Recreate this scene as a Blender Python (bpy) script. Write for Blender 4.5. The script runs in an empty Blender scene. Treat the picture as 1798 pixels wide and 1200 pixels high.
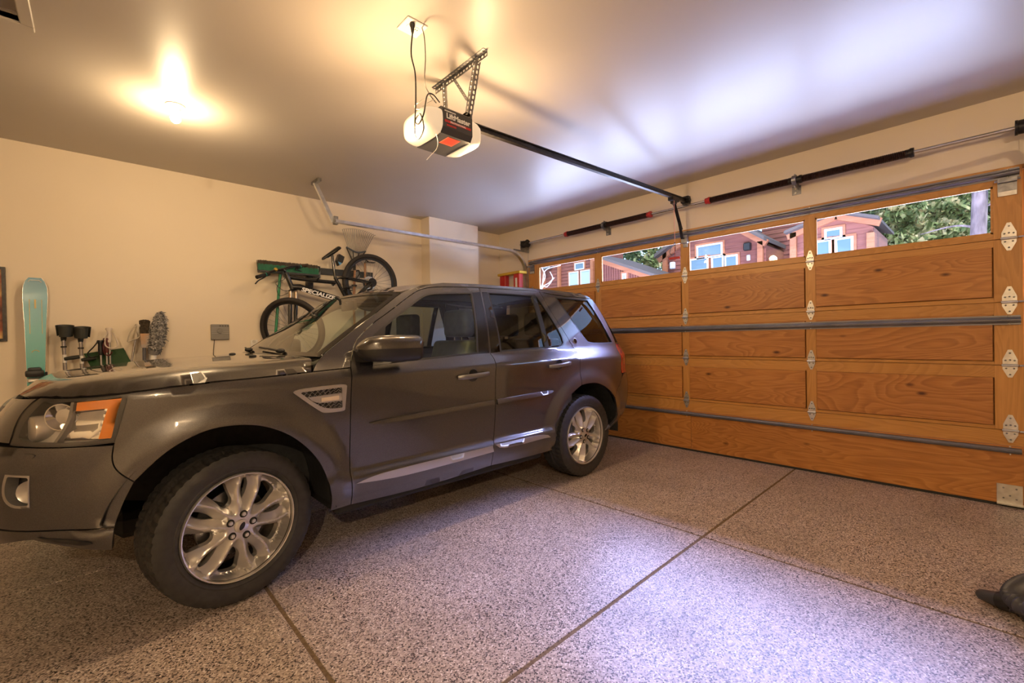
import bpy, bmesh, math, random
import numpy as np
from mathutils import Vector, Matrix
from mathutils.geometry import delaunay_2d_cdt
random.seed(7); RNG = np.random.default_rng(7)
SC = bpy.context.scene; COL = SC.collection
# ------------------------------------------------------------------ camera
YAW, PITCH, ROLL, FPX, CAMH = math.radians(46.8128), math.radians(-.4559), math.radians(-1.0279), 779.28, 1.23
def _axes():
    cy, sy = math.cos(YAW), math.sin(YAW)
    f = np.array([cy*math.cos(PITCH), sy*math.cos(PITCH), math.sin(PITCH)])
    r = np.array([sy, -cy, 0.]); u = np.cross(r, f)
    return r*math.cos(ROLL)+u*math.sin(ROLL), -r*math.sin(ROLL)+u*math.cos(ROLL), f
CR, CU, CF = _axes(); CP = np.array([0, 0, CAMH])
cam_d = bpy.data.cameras.new('camera'); cam = bpy.data.objects.new('camera', cam_d); COL.objects.link(cam)
cam_d.sensor_width = 36; cam_d.lens = FPX/1798*36; cam_d.clip_start = .02; cam_d.clip_end = 300
cam.matrix_world = Matrix(((CR[0], CU[0], -CF[0], 0), (CR[1], CU[1], -CF[1], 0), (CR[2], CU[2], -CF[2], CAMH), (0, 0, 0, 1)))
SC.camera = cam
# a pixel of the 1798x1200 photograph gives a direction; the plane it touches gives the distance
def ray(x, y): return CF+CR*(x-899)/FPX-CU*(y-600)/FPX
def hit(x, y, ax, v): d = ray(x, y); return CP+d*(v-CP[ax])/d[ax]
def proj(P): d = np.asarray(P)-CP; w = d@CF; return np.stack([899+FPX*(d@CR)/w, 600-FPX*(d@CU)/w], -1)
# ------------------------------------------------------------------ world, sun, daylight, exposure
SC.view_settings.view_transform = 'Standard'; SC.view_settings.look = 'None'; SC.view_settings.gamma = 1
SC.view_settings.use_curve_mapping = False; SC.view_settings.exposure = EXPOSURE = 0.25
wd = bpy.data.worlds.new('world'); SC.world = wd; wd.use_nodes = True
wt = wd.node_tree; bg = wt.nodes['Background']
sky = wt.nodes.new('ShaderNodeTexSky'); sky.sky_type = 'NISHITA'; sky.sun_disc = False
sky.sun_elevation = math.radians(48); sky.sun_rotation = math.radians(120); sky.altitude = 1800
wt.links.new(sky.outputs[0], bg.inputs[0]); bg.inputs[1].default_value = .42
def light(name, typ, loc, energy, color, rot=None, **kw):
    l = bpy.data.lights.new(name, typ); l.energy = energy; l.color = color
    for k, v in kw.items(): setattr(l, k, v)
    o = bpy.data.objects.new(name, l); COL.objects.link(o); o.location = loc
    if rot: o.rotation_euler = rot
    return o
def aim(o, to): o.rotation_euler = (Vector(to)-o.location).to_track_quat('-Z', 'Y').to_euler()
sun = light('sun', 'SUN', (0, 0, 20), 4.0, (1, .95, .88), angle=math.radians(1)); aim(sun, (6, 7, 20-11))
# outdoor area lamps added to strengthen sky and drive light through the door's panes
sk = light('added_sky_lamp', 'AREA', (8.8, 2.2, 6.6), 17500, (.41, .47, 1.0), shape='RECTANGLE', size=11, size_y=4.0); aim(sk, (4.6, 2.2, 2.05))
dr = light('added_drive_lamp', 'AREA', (8.6, 1.9, .02), 2900, (.66, .77, 1.0), shape='RECTANGLE', size=12, size_y=4.6); dr.rotation_euler = (math.pi, 0, math.pi/2)
# ------------------------------------------------------------------ helpers
def root(name, loc, label, cat, group=None, kind=None):
    o = bpy.data.objects.new(name, None); COL.objects.link(o); o.location = loc; o.empty_display_size = .05
    tag(o, label, cat, group, kind); return o
def tag(o, label=None, cat=None, group=None, kind=None):
    if label: o['label'] = label
    if cat: o['category'] = cat
    if group: o['group'] = group
    if kind: o['kind'] = kind
    return o
def wloc(o):
    p = Vector((0, 0, 0))
    while o: p = p+o.location; o = o.parent
    return p
def obj(name, vf, mat, parent=None, org=None, smooth=None, flip=None):
    """vf = (verts, faces) in world metres -> one mesh object; origin at org (or the parent's origin)"""
    V, Fc = vf; V = np.asarray(V, float)
    off = np.array(wloc(parent)) if parent else (np.array(org) if org is not None else np.zeros(3))
    me = bpy.data.meshes.new(name); me.from_pydata((V-off).tolist(), [], [list(map(int, f)) for f in Fc])
    bm = bmesh.new(); bm.from_mesh(me)
    if flip is None: bmesh.ops.recalc_face_normals(bm, faces=bm.faces)
    bm.to_mesh(me); bm.free()
    if smooth is not None:
        me.shade_smooth() if hasattr(me, 'shade_smooth') else None
        if smooth < 180: me.set_sharp_from_angle(angle=math.radians(smooth))
    me.materials.append(mat)
    o = bpy.data.objects.new(name, me); COL.objects.link(o)
    if parent: o.parent = parent
    elif org is not None: o.location = org
    return o
def struct(name, vf, mat, parent=None, org=None, **k):
    o = obj(name, vf, mat, parent, org, **k)
    if not parent: o['kind'] = 'structure'
    return o
def join(*L):
    V, F_ = [], []; n = 0
    for v, f in L:
        v = np.asarray(v, float).reshape(-1, 3); V.append(v); F_ += [[i+n for i in q] for q in f]; n += len(v)
    return np.concatenate(V), F_
def box(x0, x1, y0, y1, z0, z1, bev=0, seg=1):
    V = [(x, y, z) for x in (x0, x1) for y in (y0, y1) for z in (z0, z1)]
    Fc = [(0, 1, 3, 2), (4, 6, 7, 5), (0, 4, 5, 1), (2, 3, 7, 6), (0, 2, 6, 4), (1, 5, 7, 3)]
    if not bev: return np.array(V, float), Fc
    me = bpy.data.meshes.new('t'); me.from_pydata(V, [], Fc); bm = bmesh.new(); bm.from_mesh(me)
    bmesh.ops.recalc_face_normals(bm, faces=bm.faces)
    bmesh.ops.bevel(bm, geom=bm.edges[:], offset=bev, segments=seg, affect='EDGES', profile=.6)
    r = bm2(bm); bpy.data.meshes.remove(me); return r
def bm2(bm):
    bm.verts.index_update(); V = np.array([v.co[:] for v in bm.verts]); Fc = [[v.index for v in f.verts] for f in bm.faces]; bm.free(); return V, Fc
def xf(vf, M): V, Fc = vf; M = np.array(M); return np.asarray(V)@M[:3, :3].T+M[:3, 3], Fc
def T(*p): return Matrix.Translation(p)
def Rot(a, ax): return Matrix.Rotation(math.radians(a), 4, ax)
def frame_of(d):
    d = np.asarray(d, float); d /= np.linalg.norm(d); a = np.array([0, 0, 1.]) if abs(d[2]) < .9 else np.array([1., 0, 0])
    s = np.cross(d, a); s /= np.linalg.norm(s); return s, np.cross(s, d), d
def sweep(pts, prof, cap=True, up=None, scales=None, closed=False):
    """sweep a closed 2D profile (n,2) along pts; profile x along side, y along up"""
    P = np.asarray(pts, float); prof = np.asarray(prof, float); n = len(prof); V = []
    k = len(P); tang = np.array([P[min(i+1, k-1)]-P[max(i-1, 0)] if not closed else P[(i+1) % k]-P[i-1] for i in range(k)])
    tang /= np.linalg.norm(tang, axis=1)[:, None]
    u = frame_of(tang[0])[1] if up is None else np.asarray(up, float)
    for i in range(k):
        t = tang[i]; s = np.cross(t, u); s /= np.linalg.norm(s); uu = np.cross(s, t)
        if up is None: u = uu
        sc = 1 if scales is None else scales[i]
        V.append(P[i]+sc*(prof[:, :1]*s+prof[:, 1:]*uu))
    Fc = [[i*n+j, i*n+(j+1) % n, ((i+1) % k)*n+(j+1) % n, ((i+1) % k)*n+j] for i in range(k if closed else k-1) for j in range(n)]
    if cap and not closed: Fc += [list(range(n))[::-1], [(k-1)*n+j for j in range(n)]]
    return np.concatenate(V), Fc
def circ(r, n=10): a = np.arange(n)*2*np.pi/n; return np.stack([r*np.cos(a), r*np.sin(a)], 1)
def tube(pts, r, n=10, **k):
    if np.ndim(r): return sweep(pts, circ(1, n), scales=r, **k)
    return sweep(pts, circ(r, n), **k)
def cyl(a, b, r, n=14): return tube([a, b], r, n)
def ico(c, r, sub=2, sc=(1, 1, 1)):
    bm = bmesh.new(); bmesh.ops.create_icosphere(bm, subdivisions=sub, radius=1); V, Fc = bm2(bm)
    return V*np.array(sc)*r+np.array(c), Fc
def lathe(prof, c, axis, n=32, a0=0, a1=2*np.pi):
    """prof list of (radius, height along axis)"""
    s, u, d = frame_of(axis); c = np.asarray(c, float); full = abs(a1-a0-2*np.pi) < 1e-6
    m = n if full else n+1; A = a0+(a1-a0)*np.arange(m)/n; k = len(prof)
    V = [c+d*h+r*(s*math.cos(a)+u*math.sin(a)) for a in A for r, h in prof]
    Fc = [[i*k+j, i*k+j+1, ((i+1) % m)*k+j+1, ((i+1) % m)*k+j] for i in range(n) for j in range(k-1)]
    return np.array(V), Fc
def prism(poly, f0, f1):
    """poly (n,2); f0/f1 map a 2D point to 3D for the two faces"""
    n = len(poly); V = [f0(*p) for p in poly]+[f1(*p) for p in poly]
    return np.array(V, float), [list(range(n)), list(range(2*n-1, n-1, -1))]+[[i, n+i, n+(i+1) % n, (i+1) % n] for i in range(n)]
def prism_x(poly, x0, x1): return prism(poly, lambda a, b: (x0, a, b), lambda a, b: (x1, a, b))
def prism_y(poly, y0, y1): return prism(poly, lambda a, b: (a, y0, b), lambda a, b: (a, y1, b))
def prism_z(poly, z0, z1): return prism(poly, lambda a, b: (a, b, z0), lambda a, b: (a, b, z1))
def bez(pts, n=24):
    """catmull-rom through pts"""
    P = np.asarray(pts, float); P = np.concatenate([[2*P[0]-P[1]], P, [2*P[-1]-P[-2]]]); out = []
    for i in range(1, len(P)-2):
        for t in np.linspace(0, 1, n, endpoint=False):
            a, b, c, d = P[i-1:i+3]; out.append(.5*(2*b+(c-a)*t+(2*a-5*b+4*c-d)*t*t+(3*b-a-3*c+d)*t**3))
    out.append(P[-2]); return np.array(out)
def text_mesh(txt, size, depth=.0006, bold=0, shear=0, space=1):
    c = bpy.data.curves.new('t', 'FONT'); c.body = txt; c.size = size; c.extrude = depth; c.offset = bold; c.shear = shear
    c.space_character = space; c.resolution_u = 3; c.align_x = 'CENTER'; c.align_y = 'CENTER'
    o = bpy.data.objects.new('t', c); COL.objects.link(o); bpy.context.view_layer.update()
    me = o.evaluated_get(bpy.context.evaluated_depsgraph_get()).to_mesh()
    V = np.array([v.co[:] for v in me.vertices]); Fc = [list(p.vertices) for p in me.polygons]
    bpy.data.objects.remove(o); bpy.data.curves.remove(c); return V, Fc
def place(vf, o, ex, ey, ez):
    V, Fc = vf; M = np.stack([ex, ey, ez], 1); return np.asarray(V)@M.T+np.asarray(o), Fc
# ------------------------------------------------------------------ materials
def mat(name, col=(.5, .5, .5), rough=.5, metal=0, **k):
    m = bpy.data.materials.new(name); m.use_nodes = True; b = m.node_tree.nodes['Principled BSDF']
    b.inputs['Base Color'].default_value = (*col, 1); b.inputs['Roughness'].default_value = rough; b.inputs['Metallic'].default_value = metal
    for a, v in k.items(): b.inputs[a.replace('_', ' ')].default_value = v
    return m
class NT:
    def __init__(s, m): s.t = m.node_tree; s.b = s.t.nodes['Principled BSDF']
    def n(s, typ, ins=None, **kw):
        x = s.t.nodes.new('ShaderNode'+typ)
        for k, v in kw.items(): setattr(x, k, v)
        for k, v in (ins or {}).items():
            i = x.inputs[k]
            if hasattr(v, 'is_output') or hasattr(v, 'links'): s.t.links.new(v, i)
            else: i.default_value = v
        return x
    def ramp(s, fac, stops, interp='LINEAR'):
        r = s.t.nodes.new('ShaderNodeValToRGB'); r.color_ramp.interpolation = interp; e = r.color_ramp.elements
        while len(e) < len(stops): e.new(.5)
        for q, (p, c) in zip(e, stops): q.position = p; q.color = (*c, 1)
        s.t.links.new(fac, r.inputs[0]); return r.outputs[0]
    def link(s, a, b): s.t.links.new(a, s.b.inputs[b] if isinstance(b, str) else b)
    def bump(s, h, strength=.3, dist=.01):
        x = s.n('Bump', {'Height': h, 'Strength': strength, 'Distance': dist}); s.link(x.outputs[0], 'Normal')
def noisy(name, c0, c1, scale, rough=.5, metal=0, bump=0, bdist=.002, stretch=(1, 1, 1), **k):
    m = mat(name, c0, rough, metal, **k); t = NT(m); tc = t.n('TexCoord'); mp = t.n('Mapping', {'Vector': tc.outputs['Object'], 'Scale': stretch})
    ns = t.n('TexNoise', {'Vector': mp.outputs[0], 'Scale': scale, 'Detail': 5})
    t.link(t.ramp(ns.outputs[0], [(.35, c0), (.65, c1)]), 'Base Color')
    if bump: t.bump(ns.outputs[0], bump, bdist)
    return m
def wood(name, c_lo, c_mid, c_hi, axis='y', scale=1, rough=.42, knots=True):
    m = mat(name, c_mid, rough); t = NT(m); tc = t.n('TexCoord'); oi = t.n('ObjectInfo')
    off = t.n('VectorMath', {0: oi.outputs['Random'], 1: (37, 17, 23)}, operation='MULTIPLY')
    ad = t.n('VectorMath', {0: tc.outputs['Object'], 1: off.outputs[0]}, operation='ADD')
    st = {'y': (1, .22, 1), 'x': (.22, 1, 1), 'z': (1, 1, .16)}[axis]
    mp = t.n('Mapping', {'Vector': ad.outputs[0], 'Scale': tuple(q*scale for q in st)})
    big = t.n('TexNoise', {'Vector': mp.outputs[0], 'Scale': 2.6, 'Detail': 2.5, 'Distortion': .55})
    rings = t.n('Math', {0: big.outputs[0], 1: 34.0}, operation='MULTIPLY'); fr = t.n('Math', {0: rings.outputs[0]}, operation='FRACT')
    fine = t.n('TexNoise', {'Vector': t.n('Mapping', {'Vector': ad.outputs[0], 'Scale': tuple((8 if q < .5 else 170)*scale for q in st)}).outputs[0], 'Scale': 1, 'Detail': 3})
    g = t.ramp(fr.outputs[0], [(0, c_hi), (.45, c_mid), (.86, c_lo), (1, c_mid)])
    br = t.n('TexNoise', {'Vector': mp.outputs[0], 'Scale': .9, 'Detail': 2})
    mx = t.n('MixRGB', {0: .45, 1: g, 2: t.ramp(fine.outputs[0], [(.3, c_lo), (.7, c_hi)])})
    out = t.n('MixRGB', {0: .35, 1: mx.outputs[0], 2: t.ramp(br.outputs[0], [(.3, tuple(q*.72 for q in c_mid)), (.7, c_hi)])}).outputs[0]
    if knots:
        vo = t.n('TexVoronoi', {'Vector': t.n('Mapping', {'Vector': ad.outputs[0], 'Scale': (0, .60, 1.25)}).outputs[0], 'Scale': 4.6})
        kn = t.ramp(vo.outputs['Distance'], [(.035, (1, 1, 1)), (.11, (0, 0, 0))])
        out = t.n('MixRGB', {0: kn, 1: out, 2: (c_lo[0]*.35, c_lo[1]*.3, c_lo[2]*.3, 1)}).outputs[0]
    t.link(out, 'Base Color'); t.bump(fine.outputs[0], .12, .002); return m
def thin_glass(name, tint, rough=0.0, refl=.9):
    m = bpy.data.materials.new(name); m.use_nodes = True; t = m.node_tree; t.nodes.clear()
    o = t.nodes.new('ShaderNodeOutputMaterial'); tr = t.nodes.new('ShaderNodeBsdfTransparent'); tr.inputs[0].default_value = (*tint, 1)
    gl = t.nodes.new('ShaderNodeBsdfGlossy'); gl.inputs['Roughness'].default_value = rough; gl.inputs[0].default_value = (refl, refl, refl, 1)
    fr = t.nodes.new('ShaderNodeFresnel'); fr.inputs[0].default_value = 1.52; mx = t.nodes.new('ShaderNodeMixShader')
    ge = t.nodes.new('ShaderNodeNewGeometry'); iv = t.nodes.new('ShaderNodeMath'); iv.operation = 'SUBTRACT'; iv.inputs[0].default_value = 1; t.links.new(ge.outputs['Backfacing'], iv.inputs[1]); mu = t.nodes.new('ShaderNodeMath'); mu.operation = 'MULTIPLY'; t.links.new(fr.outputs[0], mu.inputs[0]); t.links.new(iv.outputs[0], mu.inputs[1]); t.links.new(mu.outputs[0], mx.inputs[0]); t.links.new(tr.outputs[0], mx.inputs[1]); t.links.new(gl.outputs[0], mx.inputs[2]); t.links.new(mx.outputs[0], o.inputs[0]); return m
def emit(name, col, s):
    m = mat(name, (.9, .9, .9), .5); b = m.node_tree.nodes['Principled BSDF']; b.inputs['Emission Color'].default_value = (*col, 1); b.inputs['Emission Strength'].default_value = s; return m
def wallmat(name, col, rough, bump):
    m = mat(name, col, rough); t = NT(m); tc = t.n('TexCoord'); ns = t.n('TexNoise', {'Vector': tc.outputs['Object'], 'Scale': 55, 'Detail': 3})
    n2 = t.n('TexNoise', {'Vector': tc.outputs['Object'], 'Scale': .7, 'Detail': 3})
    t.link(t.ramp(n2.outputs[0], [(.3, tuple(c*.96 for c in col)), (.7, tuple(min(1, c*1.03) for c in col))]), 'Base Color'); t.bump(ns.outputs[0], bump, .002); return m
MWALL = wallmat('wall_paint', (.78, .685, .545), .55, .10)
MCEIL = wallmat('ceiling_paint', (.50, .458, .41), .38, .06)
def floor_mat():
    m = mat('floor_flake', (.4, .36, .33), .38); t = NT(m); tc = t.n('TexCoord')
    v = t.n('TexVoronoi', {'Vector': tc.outputs['Object'], 'Scale': 190.0}); v.voronoi_dimensions = '2D'
    sp = t.n('SeparateColor', {0: v.outputs['Color']})
    c = t.ramp(sp.outputs[0], [(0, (.050, .040, .040)), (.15, (.22, .17, .155)), (.30, (.43, .355, .315)), (.60, (.52, .435, .385)), (.85, (.65, .57, .52)), (.95, (.82, .76, .72))], 'CONSTANT')
    st = t.n('TexNoise', {'Vector': tc.outputs['Object'], 'Scale': 1.6, 'Detail': 6, 'Roughness': .6})
    cc = t.n('MixRGB', {0: 1.0, 1: c, 2: t.ramp(st.outputs[0], [(.30, (.80, .79, .78)), (.55, (1, 1, 1))])}); cc.blend_type = 'MULTIPLY'
    t.link(cc.outputs[0], 'Base Color'); t.link(t.ramp(st.outputs[0], [(.3, (.46, .46, .46)), (.7, (.32, .32, .32))]), 'Roughness'); t.bump(v.outputs['Distance'], .12, .002); return m
MFLOOR = floor_mat()
MGROUT = noisy('joint_concrete', (.13, .085, .045), (.20, .14, .08), 60, .9)
W_LO, W_MID, W_HI = (.22, .062, .013), (.45, .172, .034), (.57, .26, .065)
MWOODP = wood('door_plywood', W_LO, W_MID, W_HI, 'y')
MWOODV = wood('door_stile_wood', (.40, .18, .042), (.53, .25, .058), (.61, .30, .08), 'z', knots=False)
MWOODH = wood('door_rail_wood', (.38, .165, .036), (.52, .24, .052), (.60, .30, .08), 'y', knots=False)
MGALV = noisy('galvanised_steel', (.60, .62, .66), (.76, .78, .82), 18, .30, 1.0)
MSTRUT = noisy('strut_steel', (.20, .20, .22), (.26, .26, .29), 6, .36, .75)
MGALVD = noisy('dark_galvanised_steel', (.22, .22, .23), (.36, .36, .37), 25, .4, 1.0)
MPLATE = noisy('zinc_plate', (.62, .60, .55), (.74, .72, .67), 30, .36, .85)
MSTEEL = mat('bright_steel', (.62, .62, .62), .25, 1)
MBLACK = mat('black_plastic', (.012, .012, .013), .42)
MBLKM = noisy('black_metal', (.02, .018, .018), (.04, .036, .035), 40, .38, .6)
MSPRING = noisy('oiled_spring', (.030, .014, .012), (.060, .030, .026), 60, .35, .7)
MRED = mat('red_paint', (.45, .02, .015), .4)
MWHITE = mat('white_plastic', (.78, .76, .72), .4)
MRUB = mat('rubber_seal', (.02, .018, .016), .7)
MPANE = thin_glass('window_pane', (.97, .98, 1.0))
# ------------------------------------------------------------------ the room
XD, YS, ZC = 4.64, 5.197, 2.849          # door wall, side wall, ceiling
X0, YR = -3.6, -4.6
fl = root('floor', (0, 0, 0), None, None, kind='structure')
obj('joint_bed', box(X0, XD+.25, YR, YS, -.12, -.0035), MGROUT, fl)
xs = [X0, .600, 2.672, XD+.06]; ys = [YR, -1.05, 1.182, 3.318, YS]; g = .0085; gy = (0, .004, .0085, .004, 0)
for i in range(3):
    for j in range(4):
        obj('slab', box(xs[i]+(g if i else 0), xs[i+1]-(g if i < 2 else 0), ys[j]+gy[j], ys[j+1]-gy[j+1], -.05, 0, .0015), MFLOOR, fl)
HX0, HX1, HY0, HY1 = -1.05, -.245, 3.275, 2.35        # attic hatch (only a corner shows)
ce = root('ceiling', (0, 0, ZC), None, None, kind='structure')
for a in ((X0, HX0, YR, YS), (HX1, XD+.2, YR, YS), (HX0, HX1, YR, HY1), (HX0, HX1, HY0, YS)):
    obj('plasterboard', box(*a, ZC, ZC+.12), MCEIL, ce)
t = root('trim_1', (HX0, HY1, ZC), None, None, kind='structure')
for a in ((HX0-.05, HX1+.05, HY0, HY0+.05), (HX0-.05, HX1+.05, HY1-.05, HY1), (HX1, HX1+.05, HY1, HY0), (HX0-.05, HX0, HY1, HY0)):
    obj('casing', box(*a, ZC-.012, ZC+.03, .004), MCEIL, t)
obj('hatch_panel', box(HX0-.001, HX1+.001, HY1-.001, HY0+.001, ZC+.045, ZC+.06), MCEIL, t)
struct('wall_left', box(X0-.15, XD+.2, YS, YS+.15, -.05, ZC+.1), MWALL, org=(0, YS, 0))
struct('wall_back', box(X0-.15, X0, YR, YS, -.05, ZC+.1), MWALL, org=(X0, 0, 0))
struct('wall_right', box(X0-.15, XD+.2, YR-.15, YR, -.05, ZC+.1), MWALL, org=(0, YR, 0))
DY0, DY1, DZ = -.205, 4.535, 2.335; YB0 = -.180
wf = root('wall_front', (XD, 0, 0), None, None, kind='structure')
obj('header', box(XD, XD+.18, YR-.1, YS+.1, DZ, ZC+.1), MWALL, wf)
obj('wall_return', box(XD, XD+.18, DY1, YS+.1, -.05, DZ), MWALL, wf)
obj('wall_return', box(XD, XD+.18, YR-.1, DY0-.05, -.05, DZ), MWALL, wf)
struct('pillar', box(3.231, 4.053, 4.994, YS+.02, 0, ZC+.02), MWALL, org=(3.64, 5.1, 0))
t = root('trim_2', (XD, 2.1, 0), None, None, kind='structure')
obj('jamb', box(XD-.004, XD+.19, DY1-.03, DY1+.03, 0, DZ+.02), MWOODV, t)
obj('jamb', box(XD+.012, XD+.19, DY0-.05, YB0+.010, 0, DZ+.02), MWOODV, t)
obj('head_jamb', box(XD-.006, XD+.19, DY0-.04, DY1+.03, DZ-.012, DZ+.022), MWOODH, t)
# ------------------------------------------------------------------ overhead door: five hinged sections
XF, TH = 4.596, .042                       # inner face of the frames, thickness
dor = root('door_1', (XF+TH, 2.17, 0), None, None, kind='structure')
YB = [-.180, 4.515]; ST = [(-.18, -.045), (1.008, 1.084), (2.144, 2.220), (3.258, 3.345), (4.320, 4.515)]
ZB = [.012, .530, .980, 1.416, 1.855, 2.345]
PZ = {1: (.555, .893), 2: (1.004, 1.335), 3: (1.449, 1.803)}
bays = [(ST[i][1], ST[i+1][0]) for i in range(4)]
secs = []
for k in range(5):
    z0, z1 = ZB[k]+.002, ZB[k+1]-.002
    if k == 0:
        s = obj('section', box(XF, XF+TH, YB[0], YB[1], z0, z1, .002), MWOODH, dor)
        if 1: obj('shiplap', box(XF+.024, XF+TH-.002, YB[0], YB[1], z1-.01, z1+.012), MWOODH, s)
        for a, b in ((YB[0], 2.135), (2.139, YB[1])): obj('panel', box(XF-.011, XF+.002, a, b, z0+.004, z1-.105, .0015), MWOODP, s)
        obj('weather_seal', box(XF-.016, XF+TH+.01, YB[0], YB[1], 0, .016, .004), MRUB, s)
    else:
        zz = (1.897, 2.228) if k == 4 else PZ[k]
        parts = [box(XF, XF+TH, YB[0], YB[1], z0, zz[0]), box(XF, XF+TH, YB[0], YB[1], zz[1], z1)]
        s = obj('section', join(*parts), MWOODH, dor)
        if k < 4: obj('shiplap', box(XF+.024, XF+TH-.002, YB[0], YB[1], z1-.01, z1+.012), MWOODH, s)
        for a, b in ST: obj('stile', box(XF-.002, XF+TH-.002, a, b, z0+.001 if a < 0 or a > 4 else zz[0]-.02, z1-.001 if a < 0 or a > 4 else zz[1]+.02, .0012), MWOODV, s)
        for a, b in bays:
            if k < 4: obj('panel', box(XF-.013, XF+.02, a+.007, b-.002, zz[0]+.006, zz[1]-.001, .002), MWOODP, s); obj('backing', box(XF+.022, XF+.03, a-.01, b+.01, zz[0]-.01, zz[1]+.01), MWOODH, s)
            else:
                obj('pane', box(XF+.016, XF+.020, a, b, zz[0], zz[1]), MPANE, s)
                w = .012; obj('glazing_bead', join(box(XF+.004, XF+.016, a, b, zz[0], zz[0]+w), box(XF+.004, XF+.016, a, b, zz[1]-w, zz[1]), box(XF+.004, XF+.016, a, a+w, zz[0], zz[1]), box(XF+.004, XF+.016, b-w, b, zz[0], zz[1])), MWOODH, s)
    secs.append(s)
# reinforcing struts: pressed hat-section bars
hat = [(-.032, 0), (-.032, .004), (-.021, .004), (-.015, .030), (-.006, .036), (-.003, .031), (.003, .031), (.006, .036), (.015, .030), (.021, .004), (.032, .004), (.032, 0)]
for z, x in ((2.300, XF-.002), (1.292, XF-.013), (.392, XF-.004)):
    s = obj('strut', sweep([(x, YB[0]+.012, z), (x, YB[1]-.03, z)], [(p, q) for p, q in hat], up=(-1, 0, 0)), MSTRUT, dor, smooth=30)
    bo = []
    for y in (-.115, 1.046, 2.18, 3.30, 4.42):
        for d in (-.0265, .0265): bo.append(ico((x-.006, y, z+d), .0065, 1, (.8, 1, 1)))
    obj('screws', join(*bo), MPLATE, s, smooth=60)
# hinges
def hinge(y, z, w, h):
    up = [(-w*.5, .008), (w*.5, .008), (w*.5, h*.24), (w*.14, h*.64), (-w*.14, h*.64), (-w*.5, h*.24)]
    lo = [(-w*.5, -.008), (-w*.5, -h*.16), (-w*.14, -h*.50), (w*.14, -h*.50), (w*.5, -h*.16), (w*.5, -.008)]
    x = XF-.004
    def plate(pl): return prism_x([(y+a, z+b) for a, b in pl], x-.0035, x)
    o = obj('hinge', plate(up), MPLATE, dor); obj('hinge_leaf', plate(lo), MPLATE, o)
    obj('knuckle', join(cyl((x-.010, y-w*.56, z), (x-.010, y+w*.56, z), .0085, 10), box(x-.012, x, y-w*.5, y+w*.5, z-.0085, z-.004)), MGALV, o, smooth=40)
    obj('screw', join(*[ico((x-.005, y+a*w, z+b*h), .0062, 1, (.7, 1, 1)) for a, b in ((0, .50), (0, .22), (-.3, .2), (.3, .2), (0, -.38), (-.26, -.13), (.26, -.13))]), MGALVD, o, smooth=60)
    return o
for z in ZB[1:5]:
    for y, w, h in ((-.118, .070, .168), (1.046, .054, .150), (2.182, .054, .150), (3.302, .054, .150), (4.44, .070, .168)):
        hinge(y, z, w, h)
    rl = obj('roller', join(cyl((XF-.03, -.16, z), (XF-.03, -.235, z), .006, 8), cyl((XF-.03, -.222, z), (XF-.03, -.240, z), .022, 14)), MGALV, dor, smooth=40)
    rl = obj('roller', join(cyl((XF-.03, 4.47, z), (XF-.03, 4.56, z), .006, 8), cyl((XF-.03, 4.545, z), (XF-.03, 4.565, z), .022, 14)), MGALV, dor, smooth=40)
for y, d in ((-.112, 1), (4.44, -1)):      # top and bottom fixtures
    o = obj('top_fixture', join(box(XF-.010, XF-.003, y-.045, y+.045, 2.150, 2.262), box(XF-.045, XF-.010, y-.045, y+.045, 2.236, 2.262), cyl((XF-.035, y-.06, 2.25), (XF-.035, y+.06, 2.25), .008, 8)), MGALVD, dor)
    obj('fixture_plate', box(XF-.013, XF-.009, y-.043, y+.043, 2.148, 2.178), MPLATE, o)
    b = obj('bottom_fixture', join(box(XF-.019, XF-.012, y-.062*(.95), y+.062, .02, .155), box(XF-.055, XF-.012, y-.062, y+.062, .02, .027)), MPLATE, dor)
    obj('screw', join(*[ico((XF-.020, y+a, c), .006, 1, (.7, 1, 1)) for a, c in ((-.03, .13), (.03, .13), (-.03, .06), (.0, .08), (.03, .06))]), MGALVD, b)
# latch scratch on third section is left to the wood
# ------------------------------------------------------------------ tracks (near-side one carries on to the ceiling)
def track(y, x_end, name, label, vis):
    r = root(name, (XF-.05, y, 0), label, 'door track')
    R, zt = .33, 2.462; cx = XF-.015-R
    P = [(x_end, y, zt)]+[(x_end+(cx-x_end)*q, y, zt) for q in (.33, .66, 1)]+[(cx+R*math.sin(a), y, zt-R+R*math.cos(a)) for a in np.linspace(.08, math.pi/2, 12)]+[(XF-.015, y, z) for z in (1.6, .9, .02)]
    w, h = .027, .021; pr = [(-w, -h), (-w, h), (w, h), (w, .006), (w-.003, .006), (w-.003, h-.003), (-w+.003, h-.003), (-w+.003, -h+.003), (w-.003, -h+.003), (w-.003, -.006), (w, -.006), (w, -h)]
    d = 1 if y > 2 else -1
    obj('rail', sweep(P, [(q*.72, p*d) for p, q in pr], up=(0, 1, 0)), MGALV, r, smooth=30)
    if vis:
        obj('end_bracket', join(box(x_end-.012, x_end+.03, y-.012, y+.035, zt-.03, zt+.05)), MGALVD, r)
        bx = x_end-.175
        obj('hanger', sweep([(x_end, y+.03, zt), (bx, y+.03, ZC-.02)], [(-.018, 0), (-.018, .003), (.015, .003), (.015, .032), (.018, .032), (.018, 0)], up=(0, 1, 0)), MGALV, r)
        obj('ceiling_bracket', join(box(bx-.012, bx+.022, y-.07, y+.12, ZC-.032, ZC-.001), ), MGALVD, r)
        for z in (2.25, 1.5, .8): obj('jamb_bracket', join(box(XF-.01, XD-.001, y+.03, y+.034, z-.03, z+.03), box(XD-.005, XD-.001, y+.03, y+.07, z-.03, z+.03)), MGALVD, r)
    return r
track(4.555, 1.815, 'door_track', 'galvanised overhead door track curving up from the corner along the left wall', True)
track(-.228, 2.2, 'door_track', 'galvanised overhead door track at the right edge of the wooden door', False)
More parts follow.
